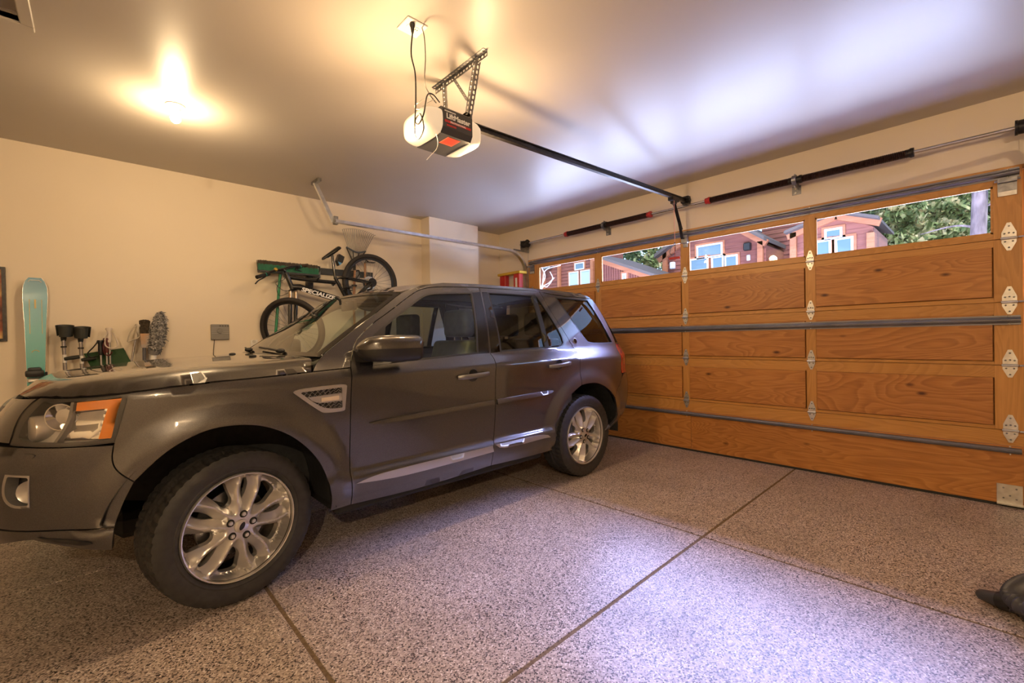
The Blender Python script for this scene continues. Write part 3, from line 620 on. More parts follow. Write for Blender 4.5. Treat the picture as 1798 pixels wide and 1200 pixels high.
# doors
fw = [(632, 644), (633, 625), (641, 605), (658, 586), (693.5, 556), (720, 535.5), (737, 522.5), (750, 516), (768.6, 514.2), (828, 514.2), (833.6, 546.7), (837.8, 580), (839.5, 621.5), (741.9, 632.2)]
fd, fd_r = panel('front_door', BODY, DOORF[::-1]+DOORTOP+SEAM[1:]+[(740, 858)], MPAINT, car, holes=[fw])
rw = [(856, 513), (895, 515.6), (942, 519.4), (966.8, 555), (987, 590), (990.5, 603.5), (987, 608.6), (960, 611.2), (879, 618), (875, 590), (868.4, 560), (860.5, 528.4)]
rd, rd_r = panel('rear_door', BODY, SEAM[::-1]+RTOP[1:]+RREAR+RARCH[1:]+[(920, 805)], MPAINT, car, holes=[rw])
# quarter panel
qw = [(974.3, 522), (1031, 527), (1053, 560), (1066, 583.4), (1076, 603), (1036, 605), (1027, 596.8), (1008.6, 570), (990, 543.4)]
TLIN = [(1081, 604.5), (1088.6, 623.5), (1092.8, 655.5)]
quart, quart_r = panel('quarter_panel', BODY, RREAR[::-1]+[(975, 519.3), (1035, 525)]+[(1041, 527), (1061, 560), (1080.5, 602)]+TLIN+[(1088, 676), (1083, 687), (1080.5, 700)]+RARCH2[::-1][1:-1], MPAINT, car, holes=[qw])
# front bumper, with the fog lamp pocket
uf = U0+.004
fog = [(9, 834), (52, 836), (53, 893), (22, 894), (5, 880), (3, 856)]
bump, bump_r = panel('front_bumper', BODY, [(200, 782), (196, 808), (204, 828), (236, 847), (222, 874), (209, 905), (202, 927), (150, 930.8), (100, 931.7)]+[(uf+.45, .54), (uf, .54), (uf, .862), (uf+.35, .862)]+[(50, 786.7), (100, 787), (150, 784.5)], MPAINT, car, holes=[fog])
skirt, skirt_r = panel('lower_bumper', BODY, [(201.7, 927), (198, 967), (150, 966), (80, 955), (48, 946)]+[(uf+.45, .40), (uf, .40), (uf, .535), (uf+.45, .535), (100, 932), (150, 931)], MPAINT, car, th=.03)
panel('lower_intake', BODY, [(uf+.30, .44), (uf, .44), (uf, .52), (uf+.30, .52)], MTRIM, skirt, skirt_r, off=.003)
panel('skirt_slot', BODY, [(65, 944), (120, 946.5), (160, 951), (165, 956), (140, 959), (90, 953)], MTRIM, skirt, skirt_r, off=.004, th=.01)
panel('fog_lamp_pocket', BODY, [(5, 828), (57, 830), (58, 899), (20, 900), (-2, 882), (-2, 852)], MTRIM, bump, bump_r, off=-.05, th=.002)
panel('fog_bezel', BODY, [(9, 834), (52, 836), (53, 893), (22, 894), (5, 880), (3, 856)], MSILV, bump, bump_r, holes=[[(13, 838), (49, 840), (49, 889), (25, 889), (10, 877), (8, 858)]], th=.045, off=.001, gap=0)
fp = B(*BODY.solve([(44, 868)]).T)[0]+np.array([.02, .035, 0])
both('fog_lamp', lathe([(0, .01), (.034, .014), (.044, .02), (.044, -.02), (.036, -.012), (.0, -.004)], fp, (-.5, -.86, 0), 22), MSILV, bump, bump_r)
panel('washer_cap', BODY, [(21, 799), (35, 795.5), (60, 797), (65, 800), (58, 807), (42, 808.5), (28, 805)], MPAINT, bump, bump_r, off=.004, th=.006)
# grille between the lamps
gr, gr_r = panel('grille', BODY, [(uf, .872), (uf+.30, .872), (uf+.33, 1.0), (uf, 1.01)], MTRIM, car, th=.02, off=-.012)
for z in (.905, .955): panel('grille_bar', BODY, [(uf, z-.014), (uf+.31, z-.014), (uf+.32, z+.014), (uf, z+.014)], MSILV, gr, gr_r, off=.006, th=.02)
# head lamp
panel('grille_surround', BODY, [(66, 700), (54, 709), (34, 730), (16, 780), (uf+.345, .866), (uf+.345, 1.005)], MPAINT, car, th=.02, off=.0)
lamp_o = [(68, 700.5), (100, 702.5), (139, 701.5), (195, 697), (226, 693), (217, 726), (201, 776), (139, 783.5), (84, 784), (18, 780), (36, 730), (55, 709.5)]
hl, hl_r = panel('headlamp', BODY, lamp_o, MLAMPG, car, th=.006, gap=.001, off=.001)
panel('lamp_housing', BODY, lamp_o, mat('lamp_housing', (.55, .51, .47), .35, .3), hl, hl_r, off=-.055, th=-.0, gap=-.012)
panel('lamp_surround', BODY, lamp_o, mat('lamp_surround', (.045, .042, .04), .3), hl, hl_r, off=-.004, th=.05, gap=-.004, holes=[[(75, 705), (130, 707), (214, 698), (194, 771), (139, 777), (40, 775), (30, 768), (46, 733)]])
panel('amber_reflector', BODY, [(131, 706), (218, 698.5), (195, 771), (170, 772.5), (186, 718.5), (129, 722.5)], MAMBER, hl, hl_r, off=-.012, th=.03, gap=.001)
panel('reflector', BODY, [(129, 724), (183, 719.5), (168, 772), (95, 774), (118, 748)], MCHROME, hl, hl_r, off=-.035, th=.0, gap=.001, fn=lambda u, z: .010*np.abs(((z*38) % 1)-.5))
for q in range(5):
    a = q/4; panel('reflector_rib', BODY, [(171+a*10-1.2, 768-a*46), (171+a*10+3.5, 768-a*46), (171+a*10+3.5, 760-a*42), (171+a*10-1.2, 760-a*42)], MCHROME, hl, hl_r, off=-.022, th=.015, gap=0, h=.02)
panel('lamp_divider', BODY, [(122, 703), (127, 703), (123, 738), (96, 778), (90, 778), (117, 737)], mat('lamp_divider', (.22, .20, .18), .3), hl, hl_r, off=-.010, th=.04, gap=0)
pj = B(*BODY.solve([(58, 757)]).T)[0]+np.array([.025, .058, 0])
both('projector', lathe([(0, .040), (.036, .040), (.048, .036), (.052, .028), (.050, -.06), (.046, -.10), (.03, -.11)], pj, (-.93, -.36, 0), 28), mat('satin_reflector', (.66, .61, .56), .28, .55), hl, hl_r)
pj2 = B(*BODY.solve([(102, 735)]).T)[0]+np.array([.03, .07, -.0])
both('inner_lamp', lathe([(0, .03), (.030, .028), (.05, .05), (.054, .05), (.05, -.01), (.03, -.04)], pj2, (-.5, -.86, 0), 22), MCHROME, hl, hl_r)
# side vent
vs, vs_r = panel('side_vent', BODY, vent_o, MSILV, fender, fender_r, gap=.0008, off=.003, th=.02, holes=[[(527, 690), (600, 680.5), (601, 716), (568, 719)]], rad=.012)
panel('vent_backing', BODY, vent_o, MTRIM, fender, fender_r, off=-.016, th=0, gap=.001)
for pa in ([(527, 690), (599, 681), (599, 690), (541, 697)], [(556, 711), (600, 705), (600, 715), (568, 718.5)]):
    P = BODY.solve(pa); n = 7 if pa[0][0] < 540 else 4; rows = 2
    for r_ in range(rows+1):
        t0 = r_/rows; A = P[0]*(1-t0)+P[3]*t0; C_ = P[1]*(1-t0)+P[2]*t0; pts = []
        for k in range(n*2+1):
            q = A+(C_-A)*k/(n*2); pts.append(B(np.array([q[0]]), np.array([q[1]+(.006 if k % 2 else -.006)]))[0]+np.array([0, .002, 0]))
        both('vent_mesh', tube(pts, .0022, 4), MSILV, vs, vs_r)
panel('vent_bar', BODY, [(541, 698.5), (601, 690), (601, 704), (556, 710)], MSILV, vs, vs_r, off=.0, th=.015, gap=0)
panel('side_repeater', BODY, [(564, 699.5), (595, 694.5), (595, 702), (564, 706)], mat('repeater_lens', (.66, .55, .44), .12, Coat_Weight=1.), vs, vs_r, off=.004, th=.006, gap=0)
# tail lamp, rear bumper, tailgate
tlo = [(1081, 604.5), (1088.6, 623.5), (1092.8, 655.5), (4.66-.62, .88), (4.66-.50, .89), (4.66-.50, 1.10), (4.66-.60, 1.165), (4.66-.72, 1.165)]
ub = lambda p: BODY.solve([p])[0]
a, b_, c = ub((1081, 604.5)), ub((1088.6, 623.5)), ub((1092.8, 655.5))
TLW = .13
tl, tl_r = panel('tail_lamp', BODY, np.array([a, b_, c, (c[0]+TLW, c[1]), (b_[0]+TLW, b_[1]), (a[0]+TLW, a[1])]), MREDL, car, th=.02)
panel('reverse_lens', BODY, np.array([(b_[0]+.05, 1.03), (b_[0]+TLW-.01, 1.03), (b_[0]+TLW, .95), (b_[0]+.06, .95)]), MLAMPG, tl, tl_r, off=.002, th=.004)
e1, e2 = ub((1083, 687)), ub((1080.5, 700))
rb, rb_r = panel('rear_bumper', BODY, np.array([c+(0, -.004), ub((1088, 676)), e1, e2, ub((1083, 716)), ub((1081, 738)), (e2[0]+.05, .34), (U1-.004, .36), (U1-.004, .86), (c[0]+.15, .872)]), MPAINT, car, th=.02)
tg, tg_r = panel('tailgate', BODY, np.array([(c[0]+TLW+.004, .885), (U1-.004, .875), (U1-.004, 1.15), (a[0]+TLW+.004, 1.16), (b_[0]+TLW+.004, 1.06)]), MPAINT, car, th=.02)
dt = ub((1041, 527))
rgo = np.array([(a[0]+.06, 1.165), (U1-.004, 1.158), (U1-.004, 1.60), (dt[0]+.045, 1.60)])
rgl, rgl_r = panel('rear_window', BODY, rgo, MPRIV, car, th=.006)
# A pillar and cant rail
APIL = [(561.5, 627), (590, 604), (615, 584), (657, 552), (690, 525.5), (706, 513)]
ap = BODY.solve(APIL)
roof_e = np.array([(1.62, 1.598), (1.80, 1.628), (2.1, 1.643), (2.6, 1.652), (3.1, 1.654), (3.45, 1.648), (3.75, 1.628)])
cant, cant_r = panel('cant_rail', BODY, [(548.6, 653), (613, 646.3), (616, 645)]+DOORTOP[1:]+RTOP[1:]+[(975, 519), (1035, 524.7)]+[(3.78, 1.60)]+list(map(tuple, roof_e[::-1]))+list(map(tuple, ap[::-1])), MPAINT, car)
# glass in the doors
def glass(out, m, near, far, name='window'):
    panel(name, BODY, out, m, near, far, off=-.007, th=.004, gap=-.006, h=.06)
    P = BODY.solve(out); P = fillet(smooth_outline(P, 2), .008)
    panel('window_seal', BODY, P, MTRIM, near, far, holes=[offset(P, .011)], off=.0012, th=.012, gap=0, sm=0, h=.04)
glass(fw, MGLASS, fd, fd_r); glass(rw, MPRIV, rd, rd_r); glass(qw, MPRIV, quart, quart_r)
panel('window_divider', BODY, [(932.5, 518), (939.5, 518.5), (964, 611), (957, 611.7)], MTRIM, rd, rd_r, off=.003, th=.012, gap=0)
panel('mirror_sail', BODY, [(631.5, 644.5), (632.5, 625), (641, 605), (658, 586), (677, 569), (675, 600), (673, 640)], MTRIM, fd, fd_r, off=.002, th=.01, gap=0)
panel('pillar_trim', BODY, [(829, 513.8), (843.5, 513), (850, 548), (855.5, 582), (859, 620.5), (840.5, 622), (838.5, 580), (834.5, 547)], MGLOSSB, fd, fd_r, off=.0015, th=.006, gap=.001)
panel('pillar_trim', BODY, [(845.5, 513), (855, 513), (860, 528.4), (868, 560), (874.5, 590), (878, 618.5), (862, 620.5), (858, 582), (852.5, 548)], MGLOSSB, rd, rd_r, off=.0015, th=.006, gap=.001)
# mouldings and sill strips
def mould(pl, near, far, m, name, h_=.006, gap=0, fn=None): panel(name, BODY, pl, m, near, far, off=h_, th=h_+.02, gap=gap, fn=fn)
MF = lambda u, z: np.clip((.800+.009*(u-1.1)-z)*.42, 0, .016)
mould([(648, 743), (664, 738), (740, 724.5), (867, 702.5), (867, 711), (740, 733), (664, 747)], fd, fd_r, MPAINT, 'side_moulding', .001, fn=MF)
mould([(872, 701.5), (966, 685), (972, 686.5), (964, 692.5), (872, 710)], rd, rd_r, MPAINT, 'side_moulding', .001, fn=MF)
mould([(625, 850), (650, 838), (680, 828.5), (740, 813.5), (865, 783.3), (867, 793.5), (800, 812), (700, 838.5)], fd, fd_r, MSILV, 'sill_strip', .003)
mould([(870.5, 781.5), (959, 761.3), (967, 768), (882, 790)], rd, rd_r, MSILV, 'sill_strip', .003)
def handle(p0, p1, near, far):
    a, b = BODY.solve([p0, p1]); out = []
    for t in np.linspace(0, 1, 11):
        q = a+(b-a)*t; P = B(np.array([q[0]]), np.array([q[1]]))[0]; o = .010+.032*math.sin(math.pi*min(1, max(0, t)))**.4; out.append(P+np.array([0, -o, 0]))
    w = [.75, .95]+[1]*7+[.95, .75]
    pr = [(-.015, -.006), (-.015, .004), (-.009, .009), (.009, .009), (.015, .004), (.015, -.006)]
    h0, h1 = both('door_handle', sweep(out, [(-q, p) if 0 else (q, p) for p, q in pr], up=(0, 0, 1), scales=w), mat('handle_grey', (.20, .195, .19), .30, .6), near, far, 45)
    mid = (a+b)/2; P = B(np.array([mid[0]]), np.array([mid[1]]))[0]
    both('handle_recess', lathe([(0, -.001), (.030, .0005), (.041, .0035), (.044, .0015)], P, (0, -1, 0), 26), MTRIM, near, far)
handle((803, 663.5), (857, 655.5), fd, fd_r); handle((963, 644), (1000, 637.5), rd, rd_r)
# round badge on the rear pillar
P = B(*BODY.solve([(1009.5, 599)]).T)[0]
both('pillar_badge', lathe([(0, .004), (.024, .004), (.027, .002)], P, (.05, -1, .25), 20), MSILV, quart, quart_r)
both('pillar_badge_centre', join(lathe([(0, .005), (.021, .005), (.022, .0035)], P, (.05, -1, .25), 20)), MGLOSSB, quart, quart_r)
# dark inner shell behind the shut lines, arch liners, floor pan
shell = [np.array(q) for q in [(uf, .36), (-.28, .40)]]
def circ_pts(cx, cz, r, a0, a1, n=14): return [(cx+r*math.cos(a), cz+r*math.sin(a)) for a in np.linspace(a0, a1, n)]
so = [(uf, .47), (-.14, .47)]+circ_pts(.46, .37, .52, math.pi*.93, .04)+[(.98, .345), (2.55, .345)]+circ_pts(3.17, .37, .49, math.pi*.97, .04)+[(3.70, .37), (U1-.004, .38), (U1-.004, 1.10), (3.2, 1.09), (1.2, 1.065), (.85, 1.04), (.1, 1.0), (uf, .98)]
panel('inner_shell', BODY, np.array(so), MDARK, car, off=-.062, th=0, gap=0, h=.08)
for cx, cz, r in ((.455, .385, .475), (3.135, .375, .465)):
    pr = [(r, -.02), (r, .42)]; A0, A1 = -.10, (2.86 if cx < 1 else math.pi+.10)
    V = [(cx+r*math.cos(a), YC-.925+q, cz+r*math.sin(a)) for a in np.linspace(A0, A1, 30) for q in (0, .42)]
    Fc = [[2*i, 2*i+1, 2*i+3, 2*i+2] for i in range(29)]; k = len(V); V.append((cx, YC-.925+.42, cz)); Fc += [[2*i+1, 2*i+3, k] for i in range(29)]
    both('wheel_arch_liner', (np.array(V), Fc), MLINER, car)
obj('floor_pan', join(box(.95, 2.62, YC-.86, YC+.86, .26, .36, .02), box(.05, 3.70, YC-.50, YC+.50, .30, .42, .03)), MDARK, car)
# ---- bonnet: a height field over the plan, rising inside its own edge
hs = BODY.solve(HOODL); h3 = B(hs[:, 0], hs[:, 1])
uu = np.linspace(hs[0, 0], uf, 14)[1:]; zz = hs[0, 1]+0*uu; f3 = B(uu, zz)
edge = np.concatenate([np.stack([h3[::-1, 0], YC-h3[::-1, 1]], 1), np.stack([f3[:, 0], YC-f3[:, 1]], 1)])   # rear corner -> front -> centre line
zx = h3[:, 0]; zv = h3[:, 2]; o_ = np.argsort(zx)
def Hz(x, w):
    Q = np.stack([x, np.abs(w)], -1).reshape(-1, 2); e = segdist(edge, Q, closed=False).reshape(np.shape(x))
    z0 = np.interp(x, zx[o_], zv[o_])-np.clip(-.15-x, 0, 1)*.12
    return z0+.062*(1-np.exp(-e/.050))+.030*(1-np.exp(-e/.33))
class Plan(Surf):
    def nor(s, u, z, e=.006):
        a = s.f(u+e, z)-s.f(u-e, z); b = s.f(u, z+e)-s.f(u, z-e); N = np.cross(a, b); N /= np.linalg.norm(N, axis=-1)[:, None]; return N*np.sign(N[:, 2:])
HOOD = Plan(lambda x, w: np.stack([x, YC-w, Hz(x, w)], -1), (-.5, -1), (1, 1), (20, 20))
rear_c = [(.86, .80), (.845, .70), (.80, .5), (.765, .25), (.755, 0)]
ho = [tuple(p) for p in edge]+[]      # rear-left corner ... front centre
left = np.array(rear_c[::-1]+[tuple(p) for p in edge]); full = np.concatenate([left, np.stack([left[::-1, 0], -left[::-1, 1]], 1)[1:-1]])
hood, _ = panel('bonnet', HOOD, full, MPAINT, car, mirror=False, gap=.003, th=.03, h=.04, sm=1)
for px in ((368, 626), (348, 623)):
    pass
for w in (.42, -.10):
    q = np.array([.66]); P = HOOD.f(q, np.array([w]))[0]
    obj('washer_nozzle', ico(P+np.array([0, 0, .004]), .016, 2, (1.3, .8, .5)), MBLACK, hood, smooth=80)
# ---- windscreen
a3 = B(ap[:, 0], ap[:, 1]); tt = np.linspace(0, 1, len(ap))
def Wf(t, s):
    x = np.interp(t, tt, a3[:, 0]); w = np.interp(t, tt, YC-a3[:, 1])-.012; z = np.interp(t, tt, a3[:, 2]); k = 1-np.abs(s)**2.2
    return np.stack([x-.085*k*(1-.35*t), YC-s*w, z+.012*k+.022*k*t], -1)
class Scr(Plan): pass
WS = Scr(Wf, (0, -1), (1, 1), (16, 16))
sq = np.array([(-.06, -.985), (1.0, -.985), (1.0, .985), (-.06, .985)])
ws, _ = panel('windscreen', WS, sq, MGLASSW, car, mirror=False, h=.07, th=.004, gap=0, off=-.004, sm=0)
bd = [(-.06, -1), (1.02, -1), (1.02, 1), (-.06, 1)]
panel('screen_border', WS, np.array(bd), MGLOSSB, ws, mirror=False, holes=[np.array([(.055, -.93), (.93, -.93), (.93, .93), (.055, .93)])], h=.06, th=.003, gap=0, off=-.001, sm=0)
cw = []
for s in np.linspace(-1, 1, 21):
    p = Wf(np.array([-.03 if 0 else 0.0]), np.array([s]))[0]; hx = np.interp(abs(s)*.80, [q[1] for q in rear_c[::-1]], [q[0] for q in rear_c[::-1]])
    hp = np.array([hx+.004, YC-s*.80, Hz(np.array([hx]), np.array([abs(s)*.80]))[0]-.02]); cw.append((p+np.array([.02, 0, -.004]), hp))
obj('cowl', (np.array([q for c_ in cw for q in c_]), [[2*i, 2*i+1, 2*i+3, 2*i+2] for i in range(20)]), MTRIM, car, smooth=60)
for s0, s1, t1 in ((.50, -.05, .045), (-.30, -.72, .045)):
    pts = [Wf(np.array([t]), np.array([s]))[0]+np.array([-.012, 0, .014]) for s, t in ((s0, .02), (s0*.7+s1*.3, .02+t1*.35), (s0*.3+s1*.7, .02+t1*.75), (s1, .02+t1))]
    w_ = obj('wiper', tube(bez(pts, 6), .007, 6), MBLACK, car, smooth=60); obj('wiper_pivot', ico(pts[0], .022, 2, (1.2, 1, .7)), MBLACK, w_, smooth=80)
# ---- roof
re = roof_e; r3 = np.concatenate([a3[-1:]+np.array([[0, -.012, 0]]), B(re[:, 0], re[:, 1])]); rx, rw_, rz = r3[:, 0], YC-r3[:, 1], r3[:, 2]
def Rf(x, w):
    e = np.interp(x, rx, rw_); z = np.interp(x, rx, rz); s = np.clip(np.abs(w)/e, 0, 1); return np.stack([x, YC-w, z+.034*(1-s**2.3)], -1)
ROOF = Plan(Rf, (1.3, -.7), (3.8, .7), (16, 16))
fx = Wf(np.array([1.0]*9), np.linspace(.98, 0, 9)); frt = [(p[0]+.004, YC-p[1]) for p in fx]
rl = [(x, w) for x, w in zip(rx, rw_)][1:]
half = frt[::-1]+rl+[(rx[-1]+.02, rw_[-1]-.10), (rx[-1]+.06, .3), (rx[-1]+.07, 0)]
half = np.array(half); fullr = np.concatenate([half, np.stack([half[::-1, 0], -half[::-1, 1]], 1)[1:-1]])
roof, _ = panel('roof', ROOF, fullr, MPAINT, car, mirror=False, gap=.001, th=.03, h=.06, sm=1)
sp = [(rx[-1]+.0, rz[-1]+.03), (rx[-1]+.11, rz[-1]+.005), (rx[-1]+.13, rz[-1]-.03), (rx[-1]+.11, rz[-1]-.045), (rx[-1]-.02, rz[-1]-.02)]
obj('roof_spoiler', prism(sp, lambda p, q: (p-.06, YC-.60, q), lambda p, q: (p-.06, YC+.60, q)), MPAINT, car, smooth=50)
# ---- door mirrors
def mirror_parts():
    W0 = 1.105; X = lambda px, py: hit(px, py, 1, YC-W0)
    def ring(x, z0, z1, h0, h1, n=24, e=.55):
        cz, rz_, ch_, rh = (z0+z1)/2, (z1-z0)/2, (h0+h1)/2, (h1-h0)/2
        return [(x, YC-(ch_+rh*math.copysign(abs(math.cos(a))**e, math.cos(a))), cz+rz_*math.copysign(abs(math.sin(a))**e, math.sin(a))) for a in np.arange(n)*2*np.pi/n]
    L, Rr = X(640, 625)[0], X(741, 625)[0]; zt, zb = X(700, 588)[2], X(700, 636)[2]
    secs_ = [(L-.0, .42, .60, .99, 1.03), (L+.02, .22, .72, .975, 1.07), (L+.05, .08, .90, .965, 1.10), (L+.10, .02, .97, .955, 1.118), (L+.18, 0, 1, .95, 1.128), (Rr-.03, 0, 1, .945, 1.135), (Rr-.006, .02, .97, .945, 1.13), (Rr, .06, .93, .95, 1.12)]
    zz_ = lambda q: zb+(zt-zb)*q
    R_ = [ring(x, zz_(a), zz_(b), c, d) for x, a, b, c, d in secs_]; V = np.concatenate(R_); n = 24
    Fc = [[i*n+j, i*n+(j+1) % n, (i+1)*n+(j+1) % n, (i+1)*n+j] for i in range(7) for j in range(n)]+[list(range(n))[::-1]]
    zs = zz_(.46); cen = [np.mean(V[f], axis=0) for f in Fc]
    up = [f for f, c in zip(Fc, cen) if c[2] >= zs]; dn = [f for f, c in zip(Fc, cen) if c[2] < zs]
    m0, m1 = both('door_mirror', (V, up), MPAINT, car, smooth=50); both('mirror_base', (V, dn), MTRIM, m0, m1, smooth=50)
    both('mirror_glass', (np.array(R_[-1])+np.array([-.004, 0, 0]), [list(range(n))]), MCHROME, m0, m1)
    both('mirror_arm', sweep([(L+.09, YC-.86, zb+.035), (L+.10, YC-.93, zb+.03), (L+.12, YC-1.0, zb+.035)], [(-.05, -.03), (.05, -.03), (.05, .03), (-.05, .03)], up=(0, 0, 1)), MTRIM, m0, m1, smooth=30)
mirror_parts()
# ---- cabin
def seat(x, w, half=False):
    def cush(x0, x1, z0, z1, lean, y0, y1):
        V, Fc = box(x0, x1, y0, y1, z0, z1, .035, 3); V = V.copy(); V[:, 0] += (V[:, 2]-z0)*lean; return V, Fc
    y0, y1 = YC-w-.25, YC-w+.25
    s = obj('seat', join(cush(x-.10, x+.42, .50, .64, 0, y0, y1), cush(x+.34, x+.47, .62, 1.22, .30, y0+.01, y1-.01)), MSEAT, car, smooth=50)
    V, Fc = box(x+.55, x+.66, YC-w-.15, YC-w+.15, 1.245, 1.465, .045, 4); obj('headrest', (V, Fc), MSEAT, s, smooth=60)
    obj('headrest_post', join(cyl((x+.60, YC-w-.05, 1.16), (x+.60, YC-w-.05, 1.26), .007, 8), cyl((x+.60, YC-w+.05, 1.16), (x+.60, YC-w+.05, 1.26), .007, 8)), MSTEEL, s)
seat(1.54, .40); seat(1.54, -.40); seat(2.42, .45); seat(2.42, 0); seat(2.42, -.45)
dash = []
for x, z in ((.86, .95), (.86, 1.10), (.98, 1.135), (1.10, 1.12), (1.16, 1.06), (1.14, .90), (1.05, .80)): dash.append((x, z))
obj('dashboard', prism_y(dash, YC-.80, YC+.80), MCAB, car, smooth=40)
sw = obj('steering_wheel', xf(tube([(0, .185*math.cos(a), .185*math.sin(a)) for a in np.arange(28)*2*np.pi/28], .015, 8, closed=True), T(1.30, YC-.40, 1.02)@Rot(-22, 'Y')), MCAB, car, smooth=60)
obj('wheel_spoke', xf(join(box(-.01, .02, -.18, .18, -.02, .02, .006), box(-.02, .04, -.06, .06, -.05, .05, .015), cyl((0, 0, 0), (-.22, 0, 0), .03, 10)), T(1.30, YC-.40, 1.02)@Rot(-22, 'Y')), MCAB, sw)
obj('headlining', (lambda vf: (np.array([(x, y, np.interp(x, rx, rz)-.012+.03*(1-((y-YC)/.66)**2)) for x, y, z in vf[0]]), vf[1]))((np.array([(x, y, 0) for x in np.linspace(1.62, 3.5, 12) for y in np.linspace(YC-.63, YC+.63, 9)]), [[i*9+j, i*9+j+1, (i+1)*9+j+1, (i+1)*9+j] for i in range(11) for j in range(8)])), MHEADL, car, smooth=60)
both('door_card', box(1.05, 3.0, YC-.865, YC-.845, .40, 1.08, .004), MCAB, car)
obj('rear_view_mirror', join(box(1.40, 1.425, YC-.12, YC+.12, 1.46, 1.53, .01, 2), cyl((1.40, YC, 1.50), (1.31, YC, 1.56), .010, 8)), MBLACK, car, smooth=40)
obj('load_floor', box(2.75, 3.75, YC-.70, YC+.70, .60, .64), MCAB, car)
# ------------------------------------------------------------------ wheels
RT, RR = .360, .252
def tyre_mesh():
    prof = [(RR-.006, .085), (RR+.004, .1055), (RR+.016, .1115), (RR+.018, .1135), (RR+.022, .1135), (RR+.024, .1125), (RR+.05, .1185), (RR+.062, .1185), (RR+.08, .117), (RT-.020, .112), (RT-.010, .107)]
    nt = 15; NS = 324; tw = [(RT-.004-.004*abs(q)**4*1.2, .104*q) for q in np.linspace(1, -1, nt)]
    full_ = prof+tw+[(r, -h) for r, h in prof[::-1]]; k = len(full_); V = []
    for i in range(NS):
        a = 2*np.pi*i/NS
        for j, (r, h) in enumerate(full_):
            if len(prof)-2 <= j < len(prof)+nt+2:
                q = h/.104; ph = (i+int(round(3*abs(q)))+(3 if q < 0 else 0)) % 6
                lat = ph < 2 and abs(q) > .28; cir = j-len(prof) in (4, 7, 10)
                if lat or cir: r -= .007 if j >= len(prof) and j < len(prof)+nt else .003
            V.append((r*math.cos(a), h, r*math.sin(a)))
    Fc = [[i*k+j, i*k+j+1, ((i+1) % NS)*k+j+1, ((i+1) % NS)*k+j] for i in range(NS) for j in range(k-1)]
    return np.array(V), Fc
def rim_mesh():
    d = math.radians; slots, opens, ridges = [], [], []
    for k in range(5):
        c = 2*np.pi*k/5; m = d(36)
        def pol(L): return np.array([(r*RR*math.cos(a+c), r*RR*math.sin(a+c)) for r, a in L])
        slots.append(pol([(.46, 0), (.56, d(3.6)), (.66, d(4.6)), (.76, d(4.2)), (.85, d(1.8)), (.85, -d(1.8)), (.76, -d(4.2)), (.66, -d(4.6)), (.56, -d(3.6))]))
        opens.append(pol([(.41, m), (.45, m+d(8)), (.54, m+d(11.4)), (.64, m+d(11.2)), (.74, m+d(11.4)), (.83, m+d(12.4)), (.875, m+d(9)), (.88, m), (.875, m-d(9)), (.83, m-d(12.4)), (.74, m-d(11.4)), (.64, m-d(11.2)), (.54, m-d(11.4)), (.45, m-d(8))]))
        for e in (-1, 1): ridges.append(pol([(r, e*d(a)) for r, a in ((.20, 24), (.28, 19.5), (.36, 17.6), (.45, 17.2), (.54, 17.3), (.63, 16.6), (.72, 15), (.80, 13), (.88, 11.2), (.95, 10))]))
    holes = [densify(smooth_outline(q, 2, 70), .010) for q in slots+opens]
    out = np.array([(RR*.955*math.cos(a), RR*.955*math.sin(a)) for a in np.arange(100)*2*np.pi/100])
    W, Fc, BL = tess([out]+holes, .0072); r = np.hypot(W[:, 0], W[:, 1])/RR
    dr_ = np.min([segdist(q, W, closed=False) for q in ridges], axis=0)
    sp_h = -.004-np.clip((dr_-.0045)*1.5, 0, .05)-.010*np.clip((r-.3)/.6, 0, 1)
    hub = -.004+0*r
    hgt = sp_h*sstep(.20, .34, r)+hub*(1-sstep(.20, .34, r)); hgt = hgt*(1-sstep(.90, .95, r))+(-.008)*sstep(.90, .95, r)
    V = [(x, h, z) for (x, z), h in zip(W, hgt)]; F_ = [list(f) for f in Fc]
    for L in BL[1:]:
        k = len(V); V += [(W[i][0]*.99, hgt[i]-.035, W[i][1]*.99) for i in L]; n = len(L); F_ += [[L[i], L[(i+1) % n], k+(i+1) % n, k+i] for i in range(n)]
    return np.array(V), F_
WT, WR = tyre_mesh(), rim_mesh()
barrel = lathe([(RR*.955, .0), (RR*.965, .012), (RR*.985, .014), (RR*1.0, .008), (RR*1.005, -.006), (RR*.98, -.02)], (0, 0, 0), (0, 1, 0), 60)
inner = lathe([(RR*.955, -.030), (RR*.92, -.05), (RR*.90, -.20)], (0, 0, 0), (0, 1, 0), 48)
disc = lathe([(.02, -.075), (.075, -.075), (.08, -.10), (.155, -.10), (.155, -.122), (.02, -.122)], (0, 0, 0), (0, 1, 0), 40)
calip = join(box(-.05, .05, -.14, -.07, -.05, .05, .01)); calip = xf(calip, T(.125, 0, .02))
cap = lathe([(0, .014), (.022, .013), (.030, .009), (.032, .0)], (0, -.006, 0), (0, 1, 0), 28)
badge = lathe([(0, .0155), (.010, .0152), (.0115, .013)], (0, -.006, 0), (0, 1, 0), 20); badge = (badge[0]*np.array([1.0, 1, 1.7]), badge[1])
def lugs(k):
    a = 2*np.pi*k/5; c = (.054*math.cos(a), -.004, .054*math.sin(a))
    return lathe([(0, .010), (.0085, .010), (.010, .008), (.0105, -.006)], c, (0, 1, 0), 6), lathe([(.0105, .0035), (.0165, .0035), (.0175, .0)], c, (0, 1, 0), 18)
